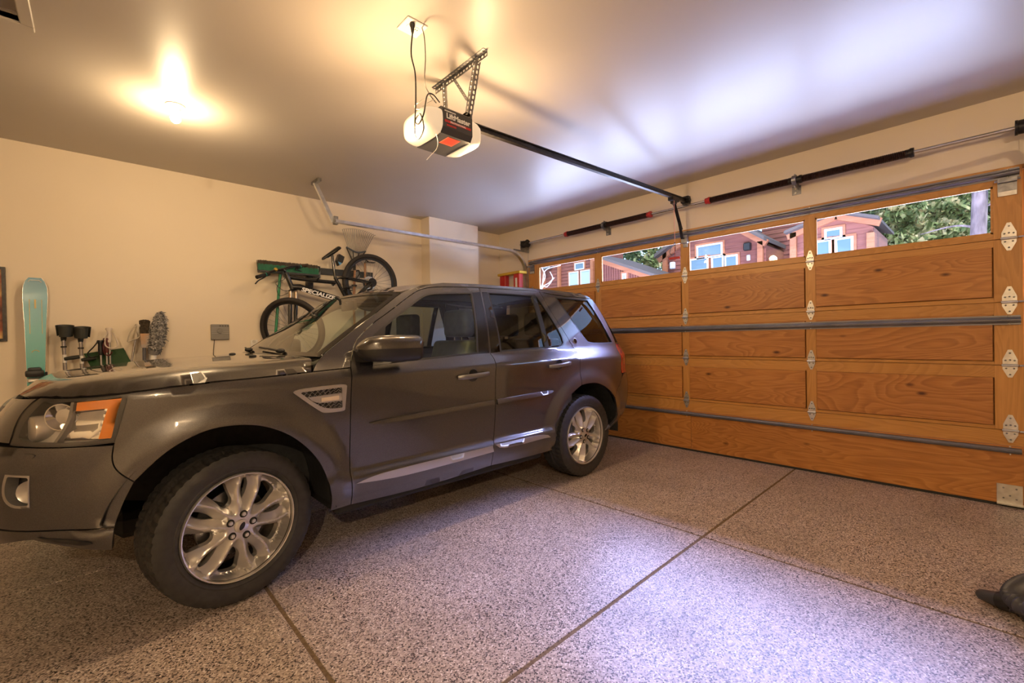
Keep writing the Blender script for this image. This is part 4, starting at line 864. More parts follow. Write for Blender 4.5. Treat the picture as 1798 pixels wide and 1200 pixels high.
def wheel(x, h, steer, spin, sgn, face=.112):
    M = T(x, YC-sgn*h, RT)@Rot(steer, 'Z')@(Rot(180, 'Z') if sgn > 0 else Matrix())@Rot(spin, 'Y')
    O = T(0, face-.012, 0)
    w = obj('wheel', xf(WR, M@O), MALLOY, car, smooth=24)
    obj('tyre', xf(WT, M), MTYRE, w, smooth=35)
    obj('rim_lip', xf(barrel, M@O), MALLOY, w, smooth=40); obj('rim_barrel', xf(inner, M@O), MGALVD, w, smooth=40)
    obj('brake_disc', xf(disc, M@O), MGALVD, w, smooth=30); obj('brake_caliper', xf(calip, M@O), MDARK, w)
    obj('hub_cap', xf(cap, M@O), MALLOY, w, smooth=40); obj('hub_badge', xf(badge, M@O), MGLOSSB, w, smooth=40)
    for k in range(5):
        a, b = lugs(k); n = obj('lug_nut', xf(join(a, ), M@O), MPLATE, w, smooth=30); obj('lug_seat', xf(b, M@O), MDARK, w, smooth=40)
HW = .792
wheel(.470, HW, 12, -30, 1); wheel(3.135, HW, 0, -64, 1); wheel(.470, HW, 12, 0, -1); wheel(3.135, HW, 0, 10, -1)
# ------------------------------------------------------------------ out of doors, seen through the panes
def siding_mat(name, a, b):
    m = mat(name, a, .75); t = NT(m); tc = t.n('TexCoord'); mp = t.n('Mapping', {'Vector': tc.outputs['Object'], 'Scale': (1, .35, 6)})
    ns = t.n('TexNoise', {'Vector': mp.outputs[0], 'Scale': 3.5, 'Detail': 5}); t.link(t.ramp(ns.outputs[0], [(.3, a), (.7, b)]), 'Base Color'); return m
MSIDE = siding_mat('cedar_siding', (.16, .050, .038), (.25, .085, .060)); MSIDE2 = siding_mat('cedar_siding_pale', (.21, .075, .055), (.30, .115, .085))
MTRIMO = siding_mat('orange_cedar_trim', (.33, .115, .050), (.43, .165, .080)); MROOF = mat('asphalt_roof', (.09, .075, .07), .9)
MFRAME = mat('white_window_frame', (.62, .64, .68), .5); MWIN = mat('house_glass', (.10, .17, .22), .06, Coat_Weight=1.); MSHADE = mat('window_blind', (.42, .58, .66), .6)
struct('ground', box(XD+.2, 95, -60, 95, -.30, -.06), noisy('driveway', (.50, .49, .47), (.60, .59, .57), 3, .9), org=(30, 2, -.1))
struct('roof_eave', box(XD+.18, XD+.95, YR-.3, YS+.4, 2.95, 3.10), MTRIMO, org=(XD+.5, 0, 2.95))
def onp(px, py, X): p = hit(px, py, 0, X); return p[1], p[2]
def lap_wall(X, poly, pitch=.17):
    """clapboard wall: poly (y,z) convex outline; each course a tilted board, joined"""
    P = np.array(poly); z0, z1 = P[:, 1].min(), P[:, 1].max(); out = []; z = z0
    def yr(zz):
        ys_ = []
        for i in range(len(P)):
            a, b = P[i], P[(i+1) % len(P)]
            if (a[1]-zz)*(b[1]-zz) <= 0 and abs(a[1]-b[1]) > 1e-9: ys_.append(a[0]+(b[0]-a[0])*(zz-a[1])/(b[1]-a[1]))
        return (min(ys_), max(ys_)) if len(ys_) > 1 else None
    while z < z1-.02:
        za, zb = z, min(z+pitch, z1-.001); A, Bq = yr(za+.001), yr(zb-.001)
        if A and Bq:
            V = [(X-.030, A[0], za), (X-.030, A[1], za), (X-.004, Bq[1], zb), (X-.004, Bq[0], zb), (X+.05, A[0], za), (X+.05, A[1], za), (X+.05, Bq[1], zb), (X+.05, Bq[0], zb)]
            out.append((np.array(V), [(0, 1, 2, 3), (4, 7, 6, 5), (0, 4, 5, 1), (3, 2, 6, 7), (0, 3, 7, 4), (1, 5, 6, 2)]))
        z += pitch
    return join(*out)
def house(name, X, outline, label, depth, m, lap=True):
    P = [onp(*p, X) if p[1] > 20 else p for p in outline]
    ys_ = [p[0] for p in P]; r = root(name, (X, sum(ys_)/len(ys_), -.06), label, 'house')
    obj('core', prism_x(P, X+.04, X+depth), m, r)
    if lap: o = obj('siding', lap_wall(X, P), m, r); o['kind'] = 'stuff'
    return r
def win(r, X, px0, py0, px1, py1, blind=False):
    (ya, za), (yb, zb) = onp(px0, py0, X), onp(px1, py1, X); y0, y1 = min(ya, yb), max(ya, yb); z0, z1 = min(za, zb), max(za, zb); w = .06
    f = obj('window', join(box(X-.07, X+.02, y0, y1, z0, z0+w), box(X-.07, X+.02, y0, y1, z1-w, z1), box(X-.07, X+.02, y0, y0+w, z0+w, z1-w), box(X-.07, X+.02, y1-w, y1, z0+w, z1-w)), MFRAME, r)
    obj('pane', box(X-.042, X-.036, y0+w, y1-w, z0+w, z1-w), MWIN, f)
    if blind: obj('blind', box(X-.048, X-.043, y0+w, y1-w, z0+(z1-z0)*.35, z1-w), MSHADE, f)
    t_ = .07; obj('casing', join(box(X-.055, X+.02, y0-t_, y1+t_, z1, z1+t_), box(X-.055, X+.02, y0-t_, y0, z0, z1), box(X-.055, X+.02, y1, y1+t_, z0, z1)), MTRIMO, f)
def bar(r, X, p0, p1, w, name='fascia', t_=.07, m=None, dx=0):
    a, b = np.array([X-.10-dx, *onp(*p0, X)]), np.array([X-.10-dx, *onp(*p1, X)])
    obj(name, sweep([a, b], [(-w/2, -t_), (w/2, -t_), (w/2, t_), (-w/2, t_)], up=(1, 0, 0)), m or MTRIMO, r)
def roofslab(r, X, p0, p1, depth, th=.14):
    (ya, za), (yb, zb) = onp(*p0, X), onp(*p1, X); obj('roof', prism_x([(ya, za), (yb, zb), (yb, zb+th), (ya, za+th)], X-.45, X+depth), MROOF, r)
G = -.06
# pane 1: two-storey clapboard house
X1 = 18.
y0 = onp(905, 470, X1)[0]+9; y1, _ = onp(1062, 470, X1)
h1 = house('cedar_house', X1, [(y0, G), (y0, 6.0), (y1, 6.0), (y1, G)], 'red cedar house with paired blue-blinded windows seen through leftmost door pane', 1.6, MSIDE)
win(h1, X1, 1010, 463, 1027, 473); win(h1, X1, 1000, 479, 1017.5, 512, True); win(h1, X1, 1020, 476, 1038, 512, True)
for px in (957, 984, 1042): bar(h1, X1, (px, 440), (px, 560), .16, 'corner_board')
(ya, za), (yb, zb) = onp(958, 471, X1), onp(971, 471, X1)
obj('wall_vent', box(X1-.3, X1, min(ya, yb), max(ya, yb), za-.12, za+.12, .04), MGALVD, h1)
# pane 2: low board-and-batten garage
X2 = 14.
sh = house('batten_shed', X2, [onp(1045, 454, X2), onp(1158, 491, X2), (onp(1158, 491, X2)[0], G), (onp(1045, 454, X2)[0], G)], 'low board-and-batten shed with sloping roof seen through second door pane', 2.6, MSIDE2, lap=False)
pa, pb = np.array(onp(1045, 454, X2)), np.array(onp(1158, 491, X2))
for k in range(26):
    q = pa+(pb-pa)*(k+.5)/26; obj('batten', box(X2-.0, X2+.042, q[0]-.03, q[0]+.03, G, q[1]-.02), MSIDE, sh)
bar(sh, X2, (1045, 453), (1160, 491), .22); roofslab(sh, X2, (1045, 450), (1160, 488), 2.5, .10)
win(sh, X2, 1094, 481, 1101, 497)
# panes 2-3: main house, gable on its left, long clapboard wall
X3 = 17.
yl, yr_ = onp(1168, 450, X3)[0], onp(1345, 430, X3)[0]; yR = onp(1432, 400, X3)[0]
pk = onp(1258, 380, X3)
mh = house('cedar_house', X3, [(yl, G), (yl, onp(1168, 455, X3)[1]), pk, (yr_, onp(1345, 430, X3)[1]), (yr_, G)], 'gabled red cedar house with a three-window group seen through the third door pane', 6, MSIDE)
win(mh, X3, 1224, 433, 1270, 450); win(mh, X3, 1212, 456, 1245, 474); win(mh, X3, 1250, 452, 1272, 471); win(mh, X3, 1273, 450, 1296.5, 469)
bar(mh, X3, (1158, 458), (1258, 381), .24); bar(mh, X3, (1258, 381), (1348, 428), .24)
roofslab(mh, X3, (1158, 455), (1258, 378), 7); roofslab(mh, X3, (1258, 378), (1349, 425), 7)
for px in (1170, 1337): bar(mh, X3, (px, 425), (px, 560), .17, 'corner_board')
(ya, za) = onp(1183, 467, X3); obj('wall_lantern', box(X3-.18, X3-.02, ya-.10, ya+.10, za-.14, za+.14, .03), MFRAME, mh)
(ya, za) = onp(1314, 434, X3); obj('wall_lantern', box(X3-.18, X3-.02, ya-.12, ya+.12, za-.14, za+.14, .03), MBLACK, mh)
(ya, za) = onp(1315, 453, X3); obj('wall_socket', box(X3-.08, X3-.02, ya-.06, ya+.06, za-.10, za+.10, .02), MFRAME, mh)
X4 = 19.; wp = [(onp(1338, 420, X4)[0], G), (onp(1338, 420, X4)[0], 6.6), (onp(1450, 395, X4)[0], 6.6), (onp(1450, 395, X4)[0], G)]
wg = obj('set_back_wing', prism_x(wp, X4+.04, X4+4), MSIDE, mh); o = obj('siding', lap_wall(X4, wp), MSIDE, wg); o['kind'] = 'stuff'
# pane 4: gabled front
X5 = 16.
pl, pc_, pr_ = onp(1392, 414, X5), onp(1470, 383, X5), onp(1534, 398, X5)
h5 = house('cedar_house', X5, [(pl[0], G), pl, pc_, pr_, (pr_[0], G)], 'gable-fronted red cedar house beside the tall pines in the rightmost pane', 2.6, MSIDE2)
bar(h5, X5, (1384, 417), (1470, 380.5), .22); bar(h5, X5, (1470, 380.5), (1547, 391), .22); roofslab(h5, X5, (1384, 414), (1470, 378), 2.6, .08); roofslab(h5, X5, (1470, 378), (1547, 388.5), 2.6, .08)
win(h5, X5, 1448, 404, 1480, 418.5); win(h5, X5, 1432, 424, 1460.5, 456); win(h5, X5, 1466.5, 419.5, 1499.5, 452)
for px in (1395, 1530): bar(h5, X5, (px, 410), (px, 520), .17, 'corner_board')
# trees
def leafcloud(n, cfun, size, seed):
    g_ = np.random.default_rng(seed); C = cfun(g_, n); a = g_.normal(size=(n, 3)); a /= np.linalg.norm(a, axis=1)[:, None]; b = g_.normal(size=(n, 3)); b -= a*(a*b).sum(1)[:, None]; b /= np.linalg.norm(b, axis=1)[:, None]
    s = size*(.6+.8*g_.random((n, 1))); V = np.stack([C-a*s-b*s*.45, C+a*s-b*s*.3, C+a*s*1.1+b*s*.45, C-a*s*.8+b*s*.4], 1).reshape(-1, 3)
    return V, [[4*i, 4*i+1, 4*i+2, 4*i+3] for i in range(n)]
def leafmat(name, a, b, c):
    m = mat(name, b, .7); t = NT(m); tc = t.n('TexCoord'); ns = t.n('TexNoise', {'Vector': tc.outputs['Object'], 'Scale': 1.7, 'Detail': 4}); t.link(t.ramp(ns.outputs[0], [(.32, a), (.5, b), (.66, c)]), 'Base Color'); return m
ML1 = leafmat('sunlit_needles', (.06, .11, .03), (.20, .25, .085), (.62, .52, .28)); ML2 = leafmat('dark_needles', (.03, .07, .032), (.09, .15, .06), (.30, .32, .15))  # cream stop puts sunlit highlights into the brighter pines' colour
MBARK = noisy('bark', (.08, .06, .06), (.22, .17, .165), 9, .9, bump=.6, bdist=.03, stretch=(1, 1, .3))
def tree(px, X, h, rad, label, n, lm, size, seed, base=1.0):
    p = hit(px, 450, 0, X); y = p[1]; r = root('pine_tree', (X, y, G), label, 'tree', 'pines beyond the houses')
    obj('trunk', tube([(X, y, G), (X+.05, y+.03, h*.5), (X, y, h*.98)], np.array([.24, .16, .03])*h/12, 9), MBARK, r, smooth=60)
    def cf(g_, n):
        t_ = g_.random(n)**.8; z = base+(h-base)*t_; a = g_.random(n)*2*np.pi; lay = .72+.28*np.cos(z*5.2+3*np.cos(a)); rr = rad*(1.02-t_)**.8*np.sqrt(g_.random(n))*lay
        return np.stack([X+rr*np.cos(a), y+rr*np.sin(a), z-rr*.18], 1)
    o = obj('foliage', leafcloud(n, cf, size, seed), lm, r); o['kind'] = 'stuff'; return r
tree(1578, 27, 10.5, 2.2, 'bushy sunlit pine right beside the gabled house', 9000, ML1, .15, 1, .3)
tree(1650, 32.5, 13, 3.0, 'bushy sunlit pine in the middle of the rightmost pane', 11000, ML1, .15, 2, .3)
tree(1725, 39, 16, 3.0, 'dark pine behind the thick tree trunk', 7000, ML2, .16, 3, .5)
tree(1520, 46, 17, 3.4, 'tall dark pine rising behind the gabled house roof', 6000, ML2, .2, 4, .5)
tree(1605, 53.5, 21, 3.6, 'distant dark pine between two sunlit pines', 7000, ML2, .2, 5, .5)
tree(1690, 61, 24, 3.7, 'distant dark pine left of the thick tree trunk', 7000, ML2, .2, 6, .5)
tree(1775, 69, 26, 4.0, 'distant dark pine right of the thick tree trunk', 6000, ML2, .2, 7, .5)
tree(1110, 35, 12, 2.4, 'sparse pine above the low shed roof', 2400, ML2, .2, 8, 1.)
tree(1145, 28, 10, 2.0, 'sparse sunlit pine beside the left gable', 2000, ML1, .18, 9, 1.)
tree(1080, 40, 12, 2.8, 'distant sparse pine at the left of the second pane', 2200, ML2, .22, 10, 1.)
XT_ = 15.; pT = [hit(1719, 410, 0, XT_)[1], 0]; yT = pT[0]; wT = abs(hit(1705, 400, 0, XT_)[1]-hit(1735, 400, 0, XT_)[1])/2
tk = root('tree_trunk', (XT_, yT, G), 'thick grey-brown pine trunk near the right edge of the rightmost pane', 'tree')
P = [(XT_+.03*math.sin(k*1.7), yT+.02*math.cos(k*2.3), G+k*1.1) for k in range(10)]
V, Fc = tube(P, np.linspace(wT*1.12, wT*.8, 10), 20); obj('trunk', (V, Fc), MBARK, tk, smooth=80)
for k in range(6):
    a = k*1.3+2.4; z = 3.6+k*.42; obj('dead_branch', tube(bez([(XT_, yT, z), (XT_-.3*math.cos(a)-.2, yT+.6*math.sin(a), z+.12), (XT_-.5*math.cos(a)-.2, yT+1.5*math.sin(a), z+.05)], 5), np.linspace(.035, .008, 11), 5), MBARK, tk)
# bare twigs by the left corner of the door
tw = root('bare_shrub', (9.0, hit(957, 500, 0, 9.0)[1], G), 'bare whitish twigs of a leafless shrub at the left of the leftmost pane', 'shrub')
MTWIG = mat('pale_twig', (.30, .26, .24), .8)
q0 = hit(940, 560, 0, 9.)
obj('stem', tube([(9., q0[1], G), (9., q0[1], 1.0), tuple(q0)], .02, 6), MTWIG, tw)
for L in ([(940, 560), (952, 500), (958, 475), (984, 466)], [(940, 560), (950, 510), (965, 496), (973, 488)], [(952, 500), (957, 485), (951, 470)], [(940, 560), (949, 505), (960, 504), (970, 490), (966, 478)]):
    obj('twig', tube(bez([tuple(hit(*p, 0, 9.+.1*i)) for i, p in enumerate(L)], 6), .012, 5), MTWIG, tw)
# ------------------------------------------------------------------ along the left wall
def W(px, py, y): return hit(px, py, 1, y)
MCUFF = mat('crutch_black', (.018, .02, .017), .5); MTUBE = noisy('grey_tube', (.30, .27, .26), (.38, .35, .33), 20, .35, .6); MYEL = mat('yellow_tube', (.62, .40, .03), .4)
# framed print at the edge of the picture
pf = root('framed_picture', (-.72, YS, 1.28), 'dark framed reddish print at the far left edge of the wall', 'picture')
obj('frame', join(box(-.93, -.497, YS-.03, YS-.001, 1.275, 1.295), box(-.93, -.497, YS-.03, YS-.001, 1.828, 1.848), box(-.517, -.497, YS-.03, YS-.001, 1.295, 1.828), box(-.93, -.91, YS-.03, YS-.001, 1.295, 1.828)), MBLKM, pf)
def art():
    m = mat('print', (.4, .1, .05), .5); t = NT(m); tc = t.n('TexCoord'); ns = t.n('TexNoise', {'Vector': tc.outputs['Object'], 'Scale': 7, 'Detail': 6}); t.link(t.ramp(ns.outputs[0], [(.35, (.10, .02, .015)), (.5, (.42, .12, .05)), (.65, (.70, .45, .18))]), 'Base Color'); return m
obj('print', box(-.915, -.51, YS-.018, YS-.010, 1.29, 1.832), art(), pf)
# ski
def ski_mat():
    m = mat('ski_topsheet', (.10, .42, .45), .3, Coat_Weight=.5); t = NT(m); tc = t.n('TexCoord'); sp = t.n('SeparateXYZ', {0: tc.outputs['Object']})
    mr = t.n('MapRange', {0: sp.outputs[2], 1: .9, 2: 1.75, 3: 0., 4: 1.}); t.link(t.ramp(mr.outputs[0], [(0, (.03, .36, .33)), (.5, (.07, .40, .42)), (.85, (.10, .34, .46)), (1, (.08, .26, .38))]), 'Base Color'); return m
YK = 5.145
sk_ = root('ski', (-.345, YK-.05, 0), 'turquoise ski with a square tip and black binding leaning against the wall', 'ski')
prof = [(.000, .035), (.10, .052), (.20, .047), (.60, .042), (.90, .046), (1.15, .052), (1.40, .058), (1.62, .067), (1.70, .064), (1.745, .052), (1.772, .034)]
pts = [(-.338-.012*(1-z/1.77)-w, z) for z, w in prof]+[(-.338-.012*(1-z/1.77)+w, z) for z, w in prof[::-1]]
ly = lambda z: YK-.085*(1-z/1.77)-.012
obj('top_sheet', prism(pts, lambda a, b: (a, ly(b)-.016, b), lambda a, b: (a, ly(b)-.003, b)), ski_mat(), sk_)
obj('base_edge', prism([(-.343+(a+.343)*1.03, b) for a, b in pts], lambda a, b: (a, ly(b)-.004, b), lambda a, b: (a, ly(b)+.003, b)), MSTEEL, sk_)
MGOLD = mat('gold_print', (.60, .48, .20), .4)
for a, b, z0, z1 in ((-.372, -.368, 1.33, 1.60), (-.305, -.302, 1.33, 1.60), (-.344, -.334, 1.53, 1.60)): obj('stripe', prism([(a, z0), (b, z0), (b, z1), (a, z1)], lambda p, q: (p, ly(q)-.0175, q), lambda p, q: (p, ly(q)-.0155, q)), MGOLD, sk_)
obj('tip_mark', tube([(-.375, ly(1.745)-.017, 1.738), (-.365, ly(1.752)-.017, 1.752), (-.315, ly(1.752)-.017, 1.752), (-.303, ly(1.738)-.017, 1.738)], .003, 5), MWHITE, sk_)
obj('emblem_arc', tube([(-.342+.022*math.cos(a), ly(1.19)-.017, 1.175+.026*math.sin(a)) for a in np.linspace(.5, 2.8, 9)], .0025, 5), MGOLD, sk_)
bd_ = obj('binding', join(box(-.398, -.298, ly(1.0)-.075, ly(1.0)-.014, .995, 1.045, .014, 2), box(-.385, -.31, ly(1.0)-.060, ly(1.0)-.014, 1.03, 1.068, .016, 2)), MBLACK, sk_, smooth=50)
obj('binding_lug', box(-.292, -.280, ly(1.0)-.05, ly(1.0)-.014, .99, 1.03, .004), MBLACK, bd_); obj('binding_plate', box(-.388, -.308, ly(.97)-.055, ly(.97)-.014, .952, .985, .008), MPLATE, bd_)
# forearm crutches
def crutch(x, ang, ztop, label):
    y = 5.10; r = root('forearm_crutch', (x, y-.05, 0), label, 'crutch', 'forearm crutches against the wall')
    A = np.linspace(math.radians(ang+25), math.radians(ang+335), 20); V = []
    for a in A:
        for rr, z in ((.047, ztop-.085), (.056, ztop), (.053, ztop), (.044, ztop-.085)): V.append((x+.01+rr*math.cos(a), y-.02+rr*math.sin(a)*.9, z+.010*math.sin(a)))
    Fc = [[i*4+j, i*4+(j+1) % 4, (i+1)*4+(j+1) % 4, (i+1)*4+j] for i in range(19) for j in range(4)]+[[0, 1, 2, 3], [76, 79, 78, 77]]
    obj('cuff', (np.array(V), Fc), MCUFF, r, smooth=50)
    obj('neck', tube([(x+.005, y+.02, ztop-.04), (x, y+.01, ztop-.10), (x, y, ztop-.125)], [.016, .019, .015], 10), MCUFF, r, smooth=50)
    obj('upper_tube', cyl((x, y, ztop-.12), (x+.006, y-.005, .985), .0125, 12), MTUBE, r, smooth=40)
    obj('clamp_ring', cyl((x, y, ztop-.178), (x, y, ztop-.166), .019, 14), MBLACK, r, smooth=40)
    obj('label', cyl((x+.004, y-.003, ztop-.30), (x+.003, y-.003, ztop-.235), .0132, 12), MWHITE, r, smooth=40)
    obj('hand_grip', tube([(x+.003, y-.01, ztop-.27), (x+.05, y-.02, ztop-.262), (x+.09, y-.022, ztop-.255)], [.014, .017, .015], 10), MCUFF, r, smooth=50)
    obj('lower_tube', cyl((x+.006, y-.005, .99), (x+.02, y-.03, .03), .0105, 12), MYEL, r, smooth=40)
    obj('height_holes', join(*[ico((x+.006, y-.0165, .99-.018*k-.01), .004, 1) for k in range(12)]), MBLACK, r)
    obj('foot', lathe([(0, 0), (.02, 0), (.018, .03), (.012, .05)], (x+.02, y-.03, .0), (0, 0, 1), 12), MBLACK, r, smooth=50)
crutch(-.187, 200, 1.395, 'left forearm crutch with black cuff and yellow lower tube beside the ski')
crutch(-.088, -20, 1.382, 'right forearm crutch with black cuff and yellow lower tube nearer the green board')
# green board
P4 = [W(147, 622, 5.15), W(217, 612, 5.15), W(231, 638, 5.05), W(162, 650, 5.05)]
P4[2] = P4[1]+(P4[2]-P4[1])*3.2; P4[3] = P4[0]+(P4[3]-P4[0])*3.2; n_ = np.array([0, .012, .004])
gb = obj('green_board', (np.array(P4+[p+n_ for p in P4]), [(0, 1, 2, 3), (7, 6, 5, 4), (0, 4, 5, 1), (1, 5, 6, 2), (2, 6, 7, 3), (3, 7, 4, 0)]), mat('dark_green_plastic', (.008, .045, .010), .45), org=(P4[3][0]+.1, 5.0, P4[3][2]))
tag(gb, 'dark green plastic board leaning behind the ski poles', 'board')
# ski poles
def pole(px, pt, pb, gm, sm_, strap, label, wd=.012):
    y = 5.09; a, b = W(*pt, y), W(*pb, y-.02); d = (b-a)/abs(b[2]-a[2]); f = a+d*(a[2]-.03)
    r = root('ski_pole', (f[0], f[1], 0), label, 'ski pole', 'ski poles against the wall'); L = .125
    g0, g1 = a, a+d*L
    obj('grip', tube([g0, g0+d*.012, g0+d*.03, g0+d*.07, g0+d*.11, g1], [.020, .024, .015, .017, .016, .011], 12), gm, r, smooth=50)
    obj('shaft', tube([g1-d*.01, f], [.0075, .006], 8), sm_, r, smooth=50)
    obj('strap', tube(bez([W(*p, y-.03) for p in strap], 6), .0055, 6), gm, r, smooth=60)
    obj('basket', lathe([(.006, .06), (.035, .055), (.036, .05), (.006, .05)], f, (0, 0, 1), 12), MBLACK, r); obj('tip', cyl(f, f+np.array([0, 0, -.03]), .004, 6), MSTEEL, r)
MWG = mat('white_grip', (.70, .62, .55), .5); MGG = mat('pale_grey_grip', (.52, .46, .38), .5)
pole(0, (191, 576), (194, 642), MWG, MTUBE, [(188, 584), (184, 598), (186, 608), (196, 612), (206, 608), (204, 596), (198, 584)], 'ski pole with white grip and white strap in front of the green board')
pole(0, (176, 598), (178, 645), MBLACK, MTUBE, [(172, 600), (164, 610), (154, 621), (160, 628), (172, 625)], 'ski pole with black grip and long black strap')
pole(0, (187, 594), (188, 645), mat('dark_red_grip', (.10, .02, .02), .5), MTUBE, [(184, 598), (181, 610), (184, 622), (192, 624), (197, 618)], 'ski pole with dark red grip between the white and black ones')
pole(0, (243, 570), (231, 634), MGG, MTUBE, [(239, 572), (229, 584), (224, 600), (232, 598), (244, 592), (240, 580)], 'ski pole with pale grey grip and strap left of the brush')
# brush
br_ = root('wide_brush', (W(250, 634, 5.08)[0], 5.06, 0), 'upright brush with dark bristles and orange-grey ferrule on a long handle', 'brush')
a, b = W(255, 562, 5.08), W(251, 612, 5.07); z1, z2, z3 = W(255, 562, 5.08)[2], W(255, 586, 5.08)[2], W(252, 611, 5.08)[2]; xc = W(254, 575, 5.08)[0]
g_ = np.random.default_rng(3); bl_ = []
for k in range(70):
    u = g_.uniform(-1, 1); v = g_.uniform(-1, 1); bl_.append(tube([(xc-.004+u*.026, 5.08+v*.010, z2-.01), (xc+u*.036, 5.08+v*.016, z1-.008*u*u+g_.uniform(-.006, .004))], [.0045, .003], 4))
o = obj('bristles', join(*bl_), noisy('bristle', (.035, .025, .018), (.10, .075, .05), 60, .8), br_); o['kind'] = 'stuff'
obj('ferrule', prism_y([(xc-.034, z2), (xc+.030, z2), (xc+.016, z3), (xc-.026, z3)], 5.062, 5.098), noisy('ferrule', (.46, .22, .06), (.33, .29, .27), 7, .35, .5), br_)
obj('handle', tube([(xc-.006, 5.08, z3+.02), (xc-.008, 5.075, z3-.10), (xc-.014, 5.06, .02)], [.014, .012, .012], 10), mat('slate_handle', (.10, .10, .12), .5), br_, smooth=50)
# fluffy duster
du = root('wash_mop', (.37, 5.05, 0), 'fluffy grey microfibre mop head on a white handle beside the brush', 'mop')
dc = W(277, 585, 5.07); dh = (W(277, 549, 5.07)[2]-W(270, 622, 5.07)[2])/2
V, Fc = ico((0, 0, 0), 1, 4); g_ = np.random.default_rng(5)
nz = np.sin(V[:, 2]*17+3*np.sin(V[:, 0]*9))*np.sin(V[:, 0]*19+V[:, 1]*15); V2 = V*np.array([.052, .045, dh])*(1+.10*nz)[:, None]; V2[:, 0] += .045*(V2[:, 2]/dh)*.55+.010*(V2[:, 2]/dh)**2*0
V2[:, 0] *= 1
o = obj('mop_head', (V2+dc, Fc), noisy('grey_chenille', (.055, .055, .06), (.42, .40, .40), 62, .9, bump=.8, bdist=.01), du, smooth=180)
g2 = []
for k in range(900):
    d = g_.normal(size=3); d /= np.linalg.norm(d); p = d*np.array([.052, .045, dh]); p[0] += .045*(p[2]/dh)*.55; n = d/np.array([.052, .045, dh]); n /= np.linalg.norm(n); t_ = g_.normal(size=3)*.5; t_[2] -= .6
    g2.append(tube([p+dc, p+dc+n*.008+t_*.006, p+dc+n*.007+t_*.018], [.0042, .0038, .0022], 4))
s_ = obj('yarn', join(*g2), noisy('grey_yarn', (.07, .07, .075), (.50, .48, .47), 45, .95), o); s_['kind'] = 'stuff'
obj('cuff_band', tube([dc+np.array([-.030, 0, -dh*.86]), dc+np.array([-.036, 0, -dh*1.05])], [.042, .034], 16), mat('grey_band', (.22, .21, .21), .8), du, smooth=50)
obj('handle', tube([dc+np.array([-.034, 0, -dh]), dc+np.array([-.040, -.005, -dh-.06]), (dc[0]-.06, 5.05, .02)], [.026, .024, .014], 12), MWHITE, du, smooth=50)
# wall console with its wire, and the outlet
wc = root('wall_control', (.90, YS, 1.27), 'small grey door-opener wall control with a round button', 'wall control')
MCON = mat('console_grey', (.22, .21, .20), .5); c0, c1 = W(370, 597, YS), W(401, 570, YS)
obj('case', box(c0[0], c1[0], YS-.028, YS-.001, c0[2], c1[2], .006, 2), MCON, wc)
for k in range(4): obj('rib', box(c0[0]+.004, c1[0]-.004, YS-.032, YS-.026, c0[2]+.060+k*.017, c0[2]+.067+k*.017), mat('console_rib', (.32, .31, .30), .5), wc)
obj('button', lathe([(0, .012), (.022, .010), (.026, 0)], ((c0[0]+c1[0])/2, YS-.026, (c0[2]+c1[2])/2+.008), (0, -1, 0), 20), MCON, wc, smooth=40)
obj('indicator', join(*[box(c0[0]+.07+k*.022, c0[0]+.082+k*.022, YS-.033, YS-.029, c1[2]-.02, c1[2]-.012) for k in range(4)]), MBLACK, wc)
obj('wire', tube([(c0[0]+.03, YS-.012, c0[2]+.01), (c0[0]+.02, YS-.008, c0[2]-.10), (c0[0]-.01, YS-.006, .6)], .003, 6), MBLACK, wc)
wo = root('wall_outlet', (1.2, YS, 1.18), 'white duplex outlet plate on the wall behind the windscreen base', 'outlet')
q0, q1 = W(439.5, 611, YS), W(452.5, 597, YS); obj('plate', box(q0[0], q1[0], YS-.007, YS-.0005, q0[2]-.02, q1[2], .002), MWHITE, wo)
for dz in (-.025, .022): obj('socket', lathe([(0, .003), (.016, .003), (.017, 0)], ((q0[0]+q1[0])/2, YS-.007, (q0[2]+q1[2])/2+dz), (0, -1, 0), 16), mat('socket_shade', (.60, .57, .52), .4), wo)
# tool rail, broom, rake
MRAIL = mat('charcoal_rail', (.045, .05, .06), .5)
tr_ = root('tool_rail', (1.95, YS-.02, 1.98), 'charcoal wall rail with clips holding the rake and broom behind the bicycle', 'tool rail')
ra, rb_ = W(500, 463, YS-.03), W(655, 491, YS-.03); zr = (ra[2]+rb_[2])/2
obj('bar', box(ra[0], rb_[0], YS-.035, YS-.001, zr-.036, zr+.036, .004), MRAIL, tr_)
for x in (W(557, 475, YS-.05)[0], W(627, 487, YS-.05)[0], W(505, 475, YS-.05)[0]):
    o = obj('clip', join(box(x-.035, x+.035, YS-.06, YS-.034, zr-.085, zr+.05, .006), box(x-.02, x+.02, YS-.085, YS-.055, zr-.07, zr-.03, .006)), mat('grey_clip', (.22, .23, .25), .45), tr_)
    obj('clip_hook', tube(bez([(x-.015, YS-.06, zr+.03), (x+.01, YS-.075, zr+.04), (x+.015, YS-.085, zr), (x-.01, YS-.085, zr-.04), (x-.02, YS-.075, zr-.06)], 5), .006, 6), MBLACK, o)
YB_ = 5.06
bm_ = root('push_broom', (1.40, YB_, .3), 'push broom with green bristles hung head up behind the bicycle handlebar', 'broom')
b0, b1 = W(453, 457, YB_), W(545, 477, YB_); zb_ = W(453, 474, YB_)[2]
obj('head_block', box(b0[0], b1[0]+.09, YB_-.03, YB_+.045, zb_-.022, zb_, .006), MRAIL, bm_)
g_ = np.random.default_rng(9)
